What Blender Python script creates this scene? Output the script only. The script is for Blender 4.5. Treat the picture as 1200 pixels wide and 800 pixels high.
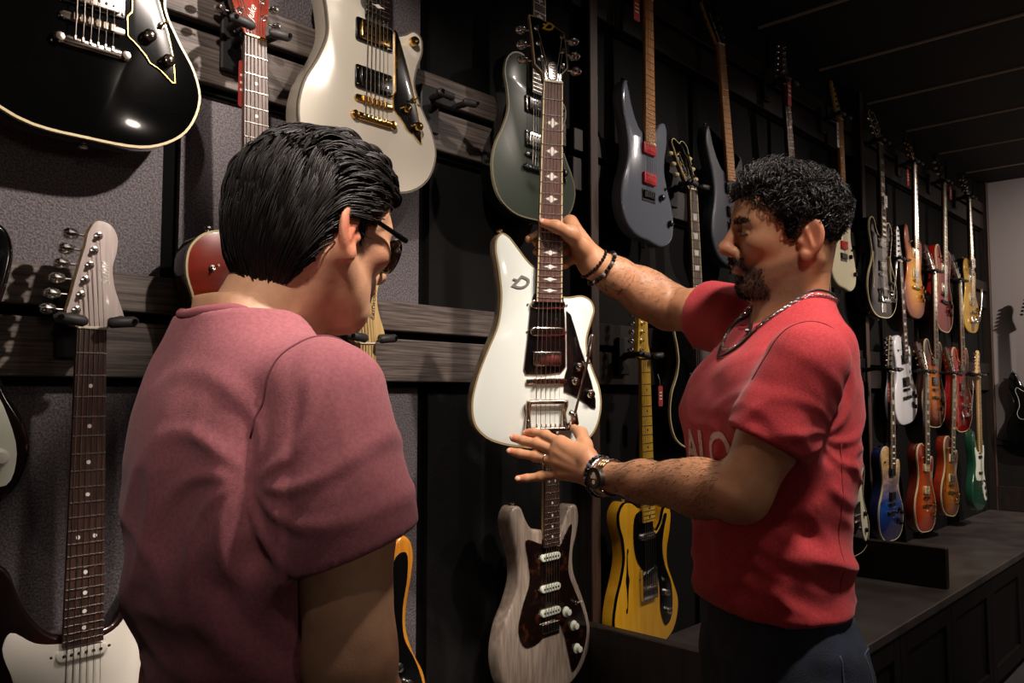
import bpy, bmesh, math, random
import numpy as np
from mathutils import Vector, Matrix

for o in list(bpy.data.objects):
    bpy.data.objects.remove(o, do_unlink=True)
S = bpy.context.scene
COL = S.collection

# ------------------------------------------------------------------ camera
CAM_H = 1.32                       # camera height above the carpet
FPX = 960.0                        # focal length in pixels of the 1200 wide frame
YAW = math.radians(43.2)           # the guitar wall (+X) runs 43 degrees to the right of the view
PITCH = math.radians(3.7)
Fh = Vector((math.cos(YAW), math.sin(YAW), 0))
CR = Vector((math.sin(YAW), -math.cos(YAW), 0))
CF = Fh * math.cos(PITCH) + Vector((0, 0, math.sin(PITCH)))
CU = CR.cross(CF)
C0 = Vector((0, 0, CAM_H))
cam = bpy.data.objects.new('camera', bpy.data.cameras.new('camera'))
COL.objects.link(cam)
cam.data.sensor_width = 36.0
cam.data.lens = 36.0 * FPX / 1200.0
cam.data.clip_start = 0.02
cam.matrix_world = Matrix.Translation(C0) @ Matrix((CR, CU, -CF)).transposed().to_4x4()
S.camera = cam

# ------------------------------------------------------------------ light
S.view_settings.view_transform = 'Standard'
S.view_settings.look = 'None'
S.view_settings.gamma = 1.0
S.view_settings.exposure = 0.0
S.view_settings.use_curve_mapping = False
wd = bpy.data.worlds.new('room_ambient'); S.world = wd
wd.use_nodes = True
wd.node_tree.nodes['Background'].inputs[0].default_value = (1.0, 0.88, 0.82, 1)
wd.node_tree.nodes['Background'].inputs[1].default_value = 0.010

def spot(name, loc, target, watts, angle, blend=0.6, radius=0.035, col=(1.0, 0.86, 0.76)):
    d = bpy.data.lights.new(name, 'SPOT')
    d.energy = watts; d.spot_size = math.radians(angle); d.spot_blend = blend
    d.shadow_soft_size = radius; d.color = col
    o = bpy.data.objects.new(name, d); COL.objects.link(o)
    o.location = loc
    o.rotation_euler = (Vector(target) - Vector(loc)).to_track_quat('-Z', 'Y').to_euler()
    return o
# ceiling track spots, about a metre out from the guitar wall
LZ = CAM_H + 1.38
spot('track_spot', (1.30, 0.00, LZ), (0.30, 1.45, CAM_H + 0.54), 205, 35, 0.7)
spot('track_spot', (-0.10, 0.05, LZ), (0.98, 1.33, CAM_H + 0.62), 118, 25, 0.6)
spot('track_spot', (1.00, 0.00, LZ), (1.18, 1.10, CAM_H + 0.22), 120, 28, 0.8)
spot('track_spot', (0.78, 0.12, LZ), (0.60, 0.85, CAM_H + 0.06), 200, 25, 0.9, 0.07)
spot('track_spot', (-0.30, -0.20, LZ), (0.53, 0.85, CAM_H + 0.10), 110, 22, 0.9, 0.07)
spot('track_spot', (0.55, -0.25, LZ), (1.20, 0.72, CAM_H + 0.18), 85, 26, 0.9, 0.07)
spot('track_spot', (1.22, 0.00, LZ), (1.26, 0.72, CAM_H - 0.05), 150, 46, 0.9, 0.07)
spot('track_spot', (2.45, 0.15, LZ), (2.00, 1.40, CAM_H + 0.0), 60, 75, 0.8)
spot('track_spot', (3.60, -0.05, LZ), (3.00, 1.40, CAM_H - 0.1), 70, 75, 0.8)
spot('track_spot', (4.00, -0.35, LZ), (4.70, 1.40, CAM_H - 0.1), 180, 70, 0.8)
spot('track_spot', (5.00, -0.60, LZ), (6.18, 0.60, CAM_H + 0.4), 230, 80, 0.9)
def fill_point(name, loc, watts, radius=.12, col=(1.0, .84, .72)):
    d = bpy.data.lights.new(name, 'POINT'); d.energy = watts; d.shadow_soft_size = radius; d.color = col
    o = bpy.data.objects.new(name, d); COL.objects.link(o); o.location = loc
# unseen fill lights added behind the camera to lift the dark areas
fill_point('fill_light', (2.6, -2.4, 2.0), 14)
fill_point('fill_light', (-0.6, -2.2, 2.0), 15)

# ------------------------------------------------------------------ pixel helpers (1200x800 frame)
def W(px, py, z):
    """world point at camera depth z behind pixel px,py"""
    return C0 + (CF + CR * ((px - 600) / FPX) + CU * ((400 - py) / FPX)) * z
def G(px, py, y):
    """world point on the vertical plane at distance y in front of the camera"""
    d = CF + CR * ((px - 600) / FPX) + CU * ((400 - py) / FPX)
    return C0 + d * (y / d.y)
def Xat(px, y, h=0.0):
    """x on plane y at height h (relative to camera) that projects to column px"""
    a = (px - 600) / FPX
    # solve (p.CR)/(p.CF)=a for p=(x,y,h)
    return -(y * CR.y - a * (y * CF.y + h * CF.z)) / (CR.x - a * CF.x)

# ------------------------------------------------------------------ materials
def lin(h):
    if isinstance(h, str):
        h = h.lstrip('#'); c = [int(h[i:i + 2], 16) / 255 for i in (0, 2, 4)]
    else:
        c = list(h)
    return tuple(x / 12.92 if x <= .04045 else ((x + .055) / 1.055) ** 2.4 for x in c) + (1.0,)
MATS = {}
def mat(name, col='#888888', rough=.5, metal=0., coat=0., spec=.5, col2=None, nscale=20., stretch=(1, 1, 1), bump=0., bscale=200., kind='noise', sheen=0., sss=0., detail=4., contrast=(.35, .65)):
    if name in MATS: return MATS[name]
    m = bpy.data.materials.new(name); m.use_nodes = True
    nt = m.node_tree; N = nt.nodes; L = nt.links
    b = N['Principled BSDF']
    b.inputs['Base Color'].default_value = lin(col)
    b.inputs['Roughness'].default_value = rough
    b.inputs['Metallic'].default_value = metal
    b.inputs['Coat Weight'].default_value = coat
    b.inputs['Coat Roughness'].default_value = .04
    b.inputs['Specular IOR Level'].default_value = spec
    b.inputs['Sheen Weight'].default_value = sheen
    if sss:
        b.inputs['Subsurface Weight'].default_value = sss
        b.inputs['Subsurface Radius'].default_value = (.012, .004, .002)
        b.inputs['Subsurface Scale'].default_value = 1.0
    tc = N.new('ShaderNodeTexCoord')
    if col2 is not None:
        mp = N.new('ShaderNodeMapping'); mp.inputs['Scale'].default_value = stretch
        L.new(tc.outputs['Object'], mp.inputs['Vector'])
        if kind == 'wave':
            t = N.new('ShaderNodeTexWave'); t.inputs['Scale'].default_value = nscale
            t.inputs['Distortion'].default_value = 6; t.inputs['Detail'].default_value = 3
            out = t.outputs['Fac']
        elif kind == 'voronoi':
            t = N.new('ShaderNodeTexVoronoi'); t.inputs['Scale'].default_value = nscale
            out = t.outputs['Distance']
        else:
            t = N.new('ShaderNodeTexNoise'); t.inputs['Scale'].default_value = nscale
            t.inputs['Detail'].default_value = detail
            out = t.outputs['Fac']
        L.new(mp.outputs[0], t.inputs['Vector'])
        r = N.new('ShaderNodeValToRGB')
        r.color_ramp.elements[0].position, r.color_ramp.elements[1].position = contrast
        r.color_ramp.elements[0].color = lin(col); r.color_ramp.elements[1].color = lin(col2)
        L.new(out, r.inputs[0]); L.new(r.outputs[0], b.inputs['Base Color'])
    if bump:
        t = N.new('ShaderNodeTexNoise'); t.inputs['Scale'].default_value = bscale
        t.inputs['Detail'].default_value = 3
        L.new(tc.outputs['Object'], t.inputs['Vector'])
        bp = N.new('ShaderNodeBump'); bp.inputs['Strength'].default_value = bump
        bp.inputs['Distance'].default_value = .002
        L.new(t.outputs['Fac'], bp.inputs['Height']); L.new(bp.outputs[0], b.inputs['Normal'])
    MATS[name] = m
    return m

def burst(name, c_in, c_mid, c_out, cy=-.62, rx=.16, ry=.21, fig=.0, linear=False):
    """sunburst finish: colour rings (or a lengthwise fade) printed into the lacquer, body-local coordinates"""
    if name in MATS: return MATS[name]
    m = bpy.data.materials.new(name); m.use_nodes = True
    nt = m.node_tree; N = nt.nodes; L = nt.links; b = N['Principled BSDF']
    b.inputs['Roughness'].default_value = .3; b.inputs['Coat Weight'].default_value = .9; b.inputs['Coat Roughness'].default_value = .05
    tc = N.new('ShaderNodeTexCoord'); mp = N.new('ShaderNodeMapping')
    if linear:
        sp = N.new('ShaderNodeSeparateXYZ'); L.new(tc.outputs['Object'], sp.inputs[0])
        mr = N.new('ShaderNodeMapRange'); mr.inputs[1].default_value = cy - ry; mr.inputs[2].default_value = cy + ry
        mr.inputs[3].default_value = 1; mr.inputs[4].default_value = 0
        L.new(sp.outputs['Y'], mr.inputs[0]); val = mr.outputs[0]
    else:
        mp.inputs['Location'].default_value = (0, -cy / ry, 0); mp.inputs['Scale'].default_value = (1 / rx, 1 / ry, 0)
        L.new(tc.outputs['Object'], mp.inputs['Vector'])
        ln = N.new('ShaderNodeVectorMath'); ln.operation = 'LENGTH'; L.new(mp.outputs[0], ln.inputs[0]); val = ln.outputs['Value']
    r = N.new('ShaderNodeValToRGB'); e = r.color_ramp.elements
    e[0].position = .25; e[0].color = lin(c_in); e[1].position = .98; e[1].color = lin(c_out)
    k = e.new(.68); k.color = lin(c_mid)
    L.new(val, r.inputs[0])
    src = r.outputs[0]
    if fig:
        t = N.new('ShaderNodeTexNoise'); t.inputs['Scale'].default_value = 30; t.inputs['Detail'].default_value = 3
        m2 = N.new('ShaderNodeMapping'); m2.inputs['Scale'].default_value = (.35, 1.6, 1); L.new(tc.outputs['Object'], m2.inputs[0]); L.new(m2.outputs[0], t.inputs[0])
        mx = N.new('ShaderNodeMix'); mx.data_type = 'RGBA'; mx.blend_type = 'MULTIPLY'; mx.inputs[0].default_value = fig
        rr = N.new('ShaderNodeValToRGB'); rr.color_ramp.elements[0].position = .35; rr.color_ramp.elements[1].position = .62
        rr.color_ramp.elements[0].color = (.25, .25, .25, 1)
        L.new(t.outputs['Fac'], rr.inputs[0]); L.new(src, mx.inputs[6]); L.new(rr.outputs[0], mx.inputs[7]); src = mx.outputs[2]
    L.new(src, b.inputs['Base Color'])
    MATS[name] = m
    return m

# ------------------------------------------------------------------ mesh helpers
def new_mesh(name, v, f, m=None, smooth=35):
    me = bpy.data.meshes.new(name)
    me.from_pydata([tuple(p) for p in v], [], [tuple(q) for q in f])
    if m: me.materials.append(m)
    if smooth:
        me.shade_smooth()
        if smooth < 179: me.set_sharp_from_angle(angle=math.radians(smooth))
    me.update()
    return me
def link(name, me, parent=None, loc=None, rot=None, scale=None, label=None):
    o = bpy.data.objects.new(name, me); COL.objects.link(o)
    if parent: o.parent = parent
    if loc is not None: o.location = loc
    if rot is not None: o.rotation_euler = rot
    if scale is not None: o.scale = scale
    if label: o['label'] = label
    return o
def mk(name, v, f, m, parent=None, smooth=35, label=None):
    return link(name, new_mesh(name, v, f, m, smooth), parent, label=label)
def tag(o, label, cat, group=None):
    o['label'] = label; o['category'] = cat
    if group: o['group'] = group
    return o
def struct(o, label=None):
    o['kind'] = 'structure'
    if label: o['label'] = label
    return o
def empty(name, mw=None):
    o = bpy.data.objects.new(name, None); COL.objects.link(o); o.empty_display_size = .05
    if mw is not None: o.matrix_world = mw
    return o

def box_vf(cx, cy, cz, sx, sy, sz, bev=0.0):
    hx, hy, hz = sx / 2, sy / 2, sz / 2
    if bev <= 0:
        v = [(cx + a * hx, cy + b * hy, cz + c * hz) for c in (-1, 1) for b in (-1, 1) for a in (-1, 1)]
        f = [(0, 2, 3, 1), (4, 5, 7, 6), (0, 1, 5, 4), (2, 6, 7, 3), (0, 4, 6, 2), (1, 3, 7, 5)]
        return v, f
    bev = min(bev, hx * .95, hy * .95, hz * .95)
    v = []; idx = {}
    for c in (-1, 1):
        for b in (-1, 1):
            for a in (-1, 1):
                for ax in range(3):
                    p = [a * hx, b * hy, c * hz]
                    for k in range(3):
                        if k != ax: p[k] -= (a, b, c)[k] * bev
                    idx[(a, b, c, ax)] = len(v); v.append((cx + p[0], cy + p[1], cz + p[2]))
    f = []
    for ax in range(3):
        o1, o2 = [k for k in range(3) if k != ax]
        for s in (-1, 1):
            q = []
            for (p1, p2) in ((-1, -1), (1, -1), (1, 1), (-1, 1)):
                k = [0, 0, 0]; k[ax] = s; k[o1] = p1; k[o2] = p2
                q.append(idx[(*k, ax)])
            f.append(tuple(q))
        for p1 in (-1, 1):
            for p2 in (-1, 1):
                q = []
                for (s, which) in ((-1, o1), (1, o1), (1, o2), (-1, o2)):
                    k = [0, 0, 0]; k[ax] = s; k[o1] = p1; k[o2] = p2
                    q.append(idx[(*k, which)])
                f.append(tuple(q))
    for a in (-1, 1):
        for b in (-1, 1):
            for c in (-1, 1):
                f.append(tuple(idx[(a, b, c, ax)] for ax in range(3)))
    # outward orientation
    out = []
    for q in f:
        ps = [Vector(v[i]) for i in q]
        n = (ps[1] - ps[0]).cross(ps[2] - ps[0])
        ctr = sum(ps, Vector()) / len(ps) - Vector((cx, cy, cz))
        out.append(q if n.dot(ctr) > 0 else tuple(reversed(q)))
    return v, out
def box(name, c, s, m, parent=None, bev=0.0, label=None):
    v, f = box_vf(c[0], c[1], c[2], s[0], s[1], s[2], bev)
    return mk(name, v, f, m, parent, label=label)
def box2(name, lo, hi, m, parent=None, bev=0.0, label=None):
    return box(name, [(a + b) / 2 for a, b in zip(lo, hi)], [b - a for a, b in zip(lo, hi)], m, parent, bev, label)
CACHE = {}
def shared(name, key, fn, m, parent=None, loc=None, rot=None, scale=None, smooth=35, label=None):
    k = (key, m.name)
    if k not in CACHE:
        v, f = fn(); CACHE[k] = new_mesh(name, v, f, m, smooth)
    return link(name, CACHE[k], parent, loc, rot, scale, label)

def frame_of(d):
    d = Vector(d).normalized()
    a = Vector((0, 0, 1)) if abs(d.z) < .9 else Vector((1, 0, 0))
    u = d.cross(a).normalized(); w = d.cross(u)
    return d, u, w
def tube_vf(pts, rads, seg=10, cap=True, closed=False):
    pts = [Vector(p) for p in pts]; n = len(pts)
    if not hasattr(rads, '__len__'): rads = [rads] * n
    v = []; f = []
    u = None
    for i, p in enumerate(pts):
        if closed: t = (pts[(i + 1) % n] - pts[i - 1])
        else: t = pts[min(i + 1, n - 1)] - pts[max(i - 1, 0)]
        t.normalize()
        if u is None: _, u, w = frame_of(t)
        else:
            u = (u - t * u.dot(t)).normalized()
        w = t.cross(u)
        for k in range(seg):
            a = 2 * math.pi * k / seg
            v.append(p + (u * math.cos(a) + w * math.sin(a)) * rads[i])
    m = n if closed else n - 1
    for i in range(m):
        j = (i + 1) % n
        for k in range(seg):
            l = (k + 1) % seg
            f.append((i * seg + k, i * seg + l, j * seg + l, j * seg + k))
    if cap and not closed:
        f.append(tuple(reversed(range(seg)))); f.append(tuple((n - 1) * seg + k for k in range(seg)))
    return v, f
def tube(name, pts, rads, m, parent=None, seg=10, closed=False, label=None, smooth=50):
    v, f = tube_vf(pts, rads, seg, True, closed)
    return mk(name, v, f, m, parent, smooth, label)
def lathe_vf(prof, seg=16):
    v = []; f = []; n = len(prof)
    for r, z in prof:
        for k in range(seg):
            a = 2 * math.pi * k / seg; v.append((r * math.cos(a), r * math.sin(a), z))
    for i in range(n - 1):
        for k in range(seg):
            l = (k + 1) % seg; f.append((i * seg + k, i * seg + l, (i + 1) * seg + l, (i + 1) * seg + k))
    f.append(tuple(reversed(range(seg)))); f.append(tuple((n - 1) * seg + k for k in range(seg)))
    return v, f
def join_vf(parts):
    V = []; F = []
    for v, f in parts:
        o = len(V); V += [tuple(p) for p in v]; F += [tuple(i + o for i in q) for q in f]
    return V, F

def catmull(P, n=6, closed=True):
    P = [Vector((p[0], p[1], 0)) for p in P]; out = []; N = len(P)
    rng = range(N) if closed else range(N - 1)
    for i in rng:
        if closed: a, b, c, d = P[i - 1], P[i], P[(i + 1) % N], P[(i + 2) % N]
        else: a, b, c, d = P[max(i - 1, 0)], P[i], P[i + 1], P[min(i + 2, N - 1)]
        # centripetal parameterisation keeps the horns clean
        t0 = 0; t1 = t0 + max((b - a).length, 1e-6) ** .5; t2 = t1 + max((c - b).length, 1e-6) ** .5; t3 = t2 + max((d - c).length, 1e-6) ** .5
        for k in range(n):
            t = t1 + (t2 - t1) * k / n
            A1 = a * ((t1 - t) / max(t1 - t0, 1e-9)) + b * ((t - t0) / max(t1 - t0, 1e-9))
            A2 = b * ((t2 - t) / (t2 - t1)) + c * ((t - t1) / (t2 - t1))
            A3 = c * ((t3 - t) / max(t3 - t2, 1e-9)) + d * ((t - t2) / max(t3 - t2, 1e-9))
            B1 = A1 * ((t2 - t) / (t2 - t0)) + A2 * ((t - t0) / (t2 - t0))
            B2 = A2 * ((t3 - t) / (t3 - t1)) + A3 * ((t - t1) / (t3 - t1))
            q = B1 * ((t2 - t) / (t2 - t1)) + B2 * ((t - t1) / (t2 - t1))
            out.append((q.x, q.y))
    if not closed: out.append((P[-1].x, P[-1].y))
    return out
def area2(P):
    return sum(P[i - 1][0] * P[i][1] - P[i][0] * P[i - 1][1] for i in range(len(P))) / 2
def ccw(P):
    return P if area2(P) > 0 else list(reversed(P))
def inset(P, d):
    n = len(P); out = []
    for i in range(n):
        a = Vector(P[i - 1]); b = Vector(P[i]); c = Vector(P[(i + 1) % n])
        e1 = (b - a).normalized() if (b - a).length > 1e-9 else Vector((1, 0)); e2 = (c - b).normalized() if (c - b).length > 1e-9 else e1
        n1 = Vector((-e1.y, e1.x)); n2 = Vector((-e2.y, e2.x))
        m = n1 + n2
        m = m.normalized() if m.length > 1e-6 else n1
        k = min(1 / max(m.dot(n1), .45), 1.8)
        out.append((b.x + m.x * d * k, b.y + m.y * d * k))
    return out
def prism_vf(P, z0, z1, bev=0.0, steps=3):
    """solid slab of outline P between z0 and z1, edges rounded by bev"""
    P = ccw(P); n = len(P); rings = []
    if bev > 0:
        for k in range(steps + 1):
            a = math.pi / 2 * k / steps
            rings.append((inset(P, bev * (1 - math.sin(a))), z0 + bev * (1 - math.cos(a))))
        for k in range(steps + 1):
            a = math.pi / 2 * k / steps
            rings.append((inset(P, bev * (1 - math.cos(a))), z1 - bev * (1 - math.sin(a))))
    else:
        rings = [(P, z0), (P, z1)]
    v = []; f = []
    for R, z in rings: v += [(x, y, z) for x, y in R]
    for i in range(len(rings) - 1):
        for k in range(n):
            l = (k + 1) % n; f.append((i * n + k, i * n + l, (i + 1) * n + l, (i + 1) * n + k))
    f.append(tuple(reversed(range(n)))); f.append(tuple((len(rings) - 1) * n + k for k in range(n)))
    return v, f
def ring_vf(P, w, z0, z1):
    """band of width w inside outline P from z0 to z1"""
    P = ccw(P); n = len(P); Q = inset(P, w)
    v = [(x, y, z0) for x, y in P] + [(x, y, z1) for x, y in P] + [(x, y, z1) for x, y in Q] + [(x, y, z0) for x, y in Q]
    f = []
    for k in range(n):
        l = (k + 1) % n
        for a in range(4):
            b = (a + 1) % 4
            f.append((a * n + k, a * n + l, b * n + l, b * n + k))
    return v, f
# ================================================================== the shop
WALL_Y = 1.45
CEIL = CAM_H + 1.43
END_X = 6.20
X_POST1, X_POST2, X_POST3 = 1.745, 3.54, 6.17
COUNTER = CAM_H - 0.758
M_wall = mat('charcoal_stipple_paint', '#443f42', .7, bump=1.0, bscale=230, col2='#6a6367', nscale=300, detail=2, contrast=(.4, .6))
M_wallblk_shade = mat('black_wall_and_shade', '#090808', .8, spec=.2, bump=.6, bscale=230)  # black wall of the farther bays, also used as painted shade in bay one
M_batten = mat('black_batten', '#030303', .9, spec=.1)
M_plank = mat('weathered_oak_plank', '#3a322e', .6, col2='#6d625b', nscale=14, stretch=(.6, 3, 22), detail=8, bump=.3, bscale=90)
M_darkwood = mat('espresso_wood', '#140e0c', .5, col2='#221813', nscale=10, stretch=(9, 9, .7), detail=6)
M_postedge = mat('brown_post_wood', '#33231b', .5, col2='#4a352a', nscale=9, stretch=(14, 14, .6), detail=6)
M_ceil = mat('black_ceiling_paint', '#070707', .8)
M_strip = mat('dark_metal_strip', '#a5917e', .5)
M_counter = mat('dark_slate_laminate', '#383230', .42, col2='#4d4643', nscale=7, detail=7, bump=.15, bscale=60)
M_cab = mat('black_cabinet_lacquer', '#0e0b0a', .5, col2='#16110f', nscale=8, stretch=(8, 8, .6))
M_endwall = mat('warm_grey_paint', '#8d8584', .8, bump=.15, bscale=120)

carpet = mat('speckled_carpet', '#1d1b1d', .95, col2='#6a6468', nscale=420, detail=2, bump=1.0, bscale=500, contrast=(.4, .62))
struct(box2('floor', (-2.6, -3.0, -.05), (END_X + .1, WALL_Y + .12, 0), carpet), 'speckled grey carpet floor')
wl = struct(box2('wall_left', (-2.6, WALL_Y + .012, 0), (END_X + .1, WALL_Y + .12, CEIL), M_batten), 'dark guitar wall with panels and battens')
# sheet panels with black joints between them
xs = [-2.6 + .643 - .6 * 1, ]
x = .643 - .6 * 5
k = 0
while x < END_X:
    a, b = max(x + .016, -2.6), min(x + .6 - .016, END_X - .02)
    m = M_wall if b < 1.3 else M_wallblk_shade
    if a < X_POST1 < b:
        box2('panel', (a, WALL_Y, 0), (X_POST1, WALL_Y + .012, CEIL), M_wallblk_shade, wl)  # dim right end of bay one: its shade is put into the colour
        box2('panel', (X_POST1, WALL_Y, 0), (b, WALL_Y + .012, CEIL), M_wallblk_shade, wl)
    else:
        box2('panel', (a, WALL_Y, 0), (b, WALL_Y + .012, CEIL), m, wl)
    x += .6
ew = struct(box2('wall_far', (END_X, -3.0, 0), (END_X + .1, WALL_Y + .12, CEIL), M_endwall), 'pale warm grey wall at the far end')
wn = struct(box2('trim_7', (END_X - .03, -3.0, 0), (END_X, WALL_Y, CAM_H - .33), M_cab), 'black wainscot under the pale wall')
box2('cap_rail', (END_X - .045, -3.0, CAM_H - .33), (END_X, WALL_Y, CAM_H - .30), M_darkwood, wn)

# ceiling: black boards running out from the wall, thin strips between them
ce = struct(box2('ceiling', (-2.6, -3.0, CEIL + .03), (END_X + .1, WALL_Y + .12, CEIL + .1), M_ceil), 'black ceiling with thin strips')
x = 2.93 - .575 * 8
while x < END_X:
    box2('ceiling_panel', (max(x + .012, -2.6), -3.0, CEIL), (min(x + .575 - .012, END_X + .1), WALL_Y + .12, CEIL + .03), M_ceil, ce)
    box2('ceiling_strip', (x - .006, -3.0, CEIL - .006), (x + .006, WALL_Y - .02, CEIL + .03), M_strip, ce)
    x += .575

# vertical divider posts between the bays
for n, x in enumerate((X_POST1, X_POST2, X_POST3)):
    xp = (Xat(697, 1.40), Xat(1018, 1.40), X_POST3)[n]
    o = struct(box2('trim_%d' % (n + 1), (xp - .016, 1.402, COUNTER), (xp + .016, WALL_Y, CEIL), M_darkwood, bev=.002))
    box2('edge_band', (xp - .018, 1.395, COUNTER), (xp + .018, 1.404, CEIL), M_postedge, o, bev=.002)

# horizontal timber rails the hangers are screwed to, three rows per bay
ROW = {'A': 1.18, 'A+': 1.255, 'B': 0.645, 'C': 0.10}      # nut heights above the camera
n = 8
for (xa, xb) in ((-2.6, X_POST1 - .017), (X_POST1 + .017, X_POST2 - .017), (X_POST2 + .017, X_POST3 - .017)):
    for r in 'ABC':
        h = CAM_H + ROW[r]
        o = struct(box2('trim_%d' % n, (xa, WALL_Y - .012, h - .085), (xb, WALL_Y, h + .104), M_batten))
        mm = M_plank if xa < 0 else M_darkwood
        box2('plank', (xa, WALL_Y - .034, h + .040), (xb, WALL_Y - .012, h + .104), mm, o, bev=.002)
        box2('plank', (xa, WALL_Y - .030, h - .072), (xb, WALL_Y - .012, h + .022), mm, o, bev=.002)
        n += 1

# display plinth: worktop, cabinets, low dividers
top = tag(box2('display_counter', (.98, .95, COUNTER - .032), (END_X - .03, WALL_Y, COUNTER), M_counter, bev=.003),
          'long low dark grey worktop running under the guitar wall', 'counter')
x = 2.90 - .573 * 9; i = 0
names = {}
while x < END_X - .1:
    a, b = max(x, -2.6), min(x + .573, END_X - .03)
    if b > 1.3:
        r = empty('base_cabinet', Matrix.Translation(((a + b) / 2, 1.2, 0)))
        px = (a + b) / 2
        w = b - a
        box('cabinet_body', (0, .015, (COUNTER - .032) / 2 + .03), (w - .002, .47, COUNTER - .032 - .06), M_cab, r)
        box('toe_kick', (0, .03, .03), (w - .002, .40, .06), M_batten, r)
        d = box('door_panel', (0, -.224, COUNTER / 2 + .01), (w - .10, .008, COUNTER - .21), M_cab, r)
        hh = COUNTER - .032 - .07
        for s in (-1, 1):
            box('stile', (s * (w / 2 - .033), -.231, hh / 2 + .065), (.06, .02, hh), M_cab, r, bev=.002)
        for zz in (.065 + .035, .065 + hh - .035):
            box('rail', (0, -.231, zz), (w - .126, .02, .07), M_cab, r, bev=.002)
        names[i] = r
        i += 1
    x += .573
cl = [names[k] for k in sorted(names)]
for k, r in enumerate(cl):
    n_from_end = len(cl) - k
    vis = ['black shaker cabinet hidden behind the man in red under the worktop',
           'black shaker cabinet under the worktop beside the red shirted man\'s jeans',
           'black shaker cabinet under the worktop just left of the low wooden divider',
           'black shaker cabinet below the end of the low wooden divider',
           'black shaker cabinet under the worktop, second beyond the low divider',
           'black shaker cabinet under the worktop, third beyond the low divider',
           'black shaker cabinet under the worktop, fourth beyond the low divider',
           'black shaker cabinet under the worktop, nearest the far wall',
           'black narrow shaker cabinet in the far corner under the worktop',
           'black shaker cabinet piece at the far corner']
    tag(r, vis[min(k, len(vis) - 1)], 'cabinet', 'black cabinets under the worktop')
for x, lb in ((X_POST1, 'low dark wooden divider on the worktop below the yellow guitar'),
              (X_POST2, 'low dark wooden divider on the worktop below the blue burst guitar'),
              (X_POST3, 'low dark wooden divider on the worktop at the far corner')):
    tag(box2('counter_divider', (x - .017, .985, COUNTER), (x + .017, WALL_Y, COUNTER + .158), M_darkwood, bev=.003), lb, 'divider', 'low dividers standing on the worktop')
# ================================================================== guitar kit
# guitar space: origin at the nut on the fingerboard face, +X towards the treble side, +Y up the headstock, +Z out of the face
M_chrome = mat('chrome', '#e6e3df', .2, 1.0)
M_gold = mat('gold_plate', '#d9b169', .18, 1.0)
M_nickel = mat('warm_nickel', '#cfc2b4', .16, 1.0)
M_blkhw = mat('black_hardware', '#0c0c0c', .3, coat=.3)
M_fret = mat('fret_wire', '#d8d2c8', .25, 1.0)
M_string = mat('string_steel', '#b9b2a8', .3, 1.0)
M_rose = mat('rosewood', '#2a1813', .5, col2='#4a3028', nscale=18, stretch=(14, 1, 8), detail=6)
M_rosehi = mat('pale_rosewood', '#4a3833', .45, col2='#76645d', nscale=18, stretch=(14, 1, 8), detail=6)
M_ebony = mat('ebony', '#100d0c', .4)
M_maple = mat('maple', '#c9a468', .35, coat=.4, col2='#dcbf88', nscale=12, stretch=(10, 1, 6))
M_roast = mat('roasted_maple', '#b4783c', .4, col2='#c68c50', nscale=12, stretch=(10, 1, 6))
M_mahog = mat('mahogany', '#3d1a10', .4, coat=.5, col2='#55281a', nscale=14, stretch=(10, 1, 6))
M_yelneck = mat('butterscotch_maple', '#d9a92c', .35, coat=.5, col2='#e3b947', nscale=12, stretch=(10, 1, 6))
M_pearl = mat('pearl_inlay', '#e8e4dc', .25, coat=.5)
M_bone = mat('bone_nut', '#e6dcc4', .4)
M_cream = mat('cream_plastic', '#d8c79a', .35, coat=.3)
M_white = mat('white_plastic', '#e4e0d4', .35)
M_mint = mat('mint_plastic', '#dfe4d2', .35)
M_blkpl = mat('black_plastic', '#070707', .22, coat=.5)
M_black = mat('gloss_black_lacquer', '#040404', .12, coat=1.0)
M_rubber = mat('black_rubber', '#151516', .6)
M_gate = mat('grey_rubber', '#333132', .55)
M_redtag = mat('red_card', '#a3342c', .6)
M_whtag = mat('white_card', '#e0d2d0', .6)
M_ink = mat('printed_ink', '#3a3438', .6)

O_LP = [(0, -.80), (-.09, -.792), (-.145, -.757), (-.166, -.69), (-.152, -.625), (-.12, -.575), (-.106, -.53), (-.112, -.48), (-.124, -.435), (-.118, -.392), (-.09, -.364), (-.05, -.356), (-.03, -.364),
        (0, -.368), (.026, -.385), (.033, -.43), (.046, -.462), (.068, -.462), (.086, -.436), (.104, -.418), (.12, -.428), (.122, -.47), (.107, -.52), (.106, -.555), (.124, -.592), (.153, -.635), (.166, -.69), (.145, -.757), (.09, -.792)]
O_SP = [(0, -.80), (-.09, -.793), (-.147, -.757), (-.168, -.69), (-.158, -.63), (-.126, -.57), (-.108, -.52), (-.112, -.47), (-.122, -.425), (-.112, -.385), (-.08, -.36), (-.04, -.362), (-.028, -.40),
        (-.026, -.44), (.028, -.445), (.032, -.45), (.055, -.47), (.08, -.462), (.104, -.447), (.124, -.455), (.128, -.485), (.112, -.53), (.108, -.565), (.13, -.61), (.158, -.655), (.168, -.70), (.145, -.757), (.09, -.793)]
O_ST = [(0, -.83), (-.085, -.822), (-.142, -.785), (-.165, -.72), (-.15, -.655), (-.122, -.60), (-.112, -.55), (-.122, -.50), (-.14, -.45), (-.146, -.40), (-.135, -.358), (-.117, -.34), (-.1, -.352), (-.084, -.39), (-.062, -.43), (-.035, -.455),
        (0, -.46), (.03, -.46), (.046, -.455), (.06, -.435), (.077, -.408), (.097, -.395), (.117, -.405), (.127, -.435), (.122, -.48), (.108, -.54), (.106, -.585), (.125, -.64), (.152, -.69), (.158, -.735), (.14, -.785), (.085, -.82)]
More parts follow.
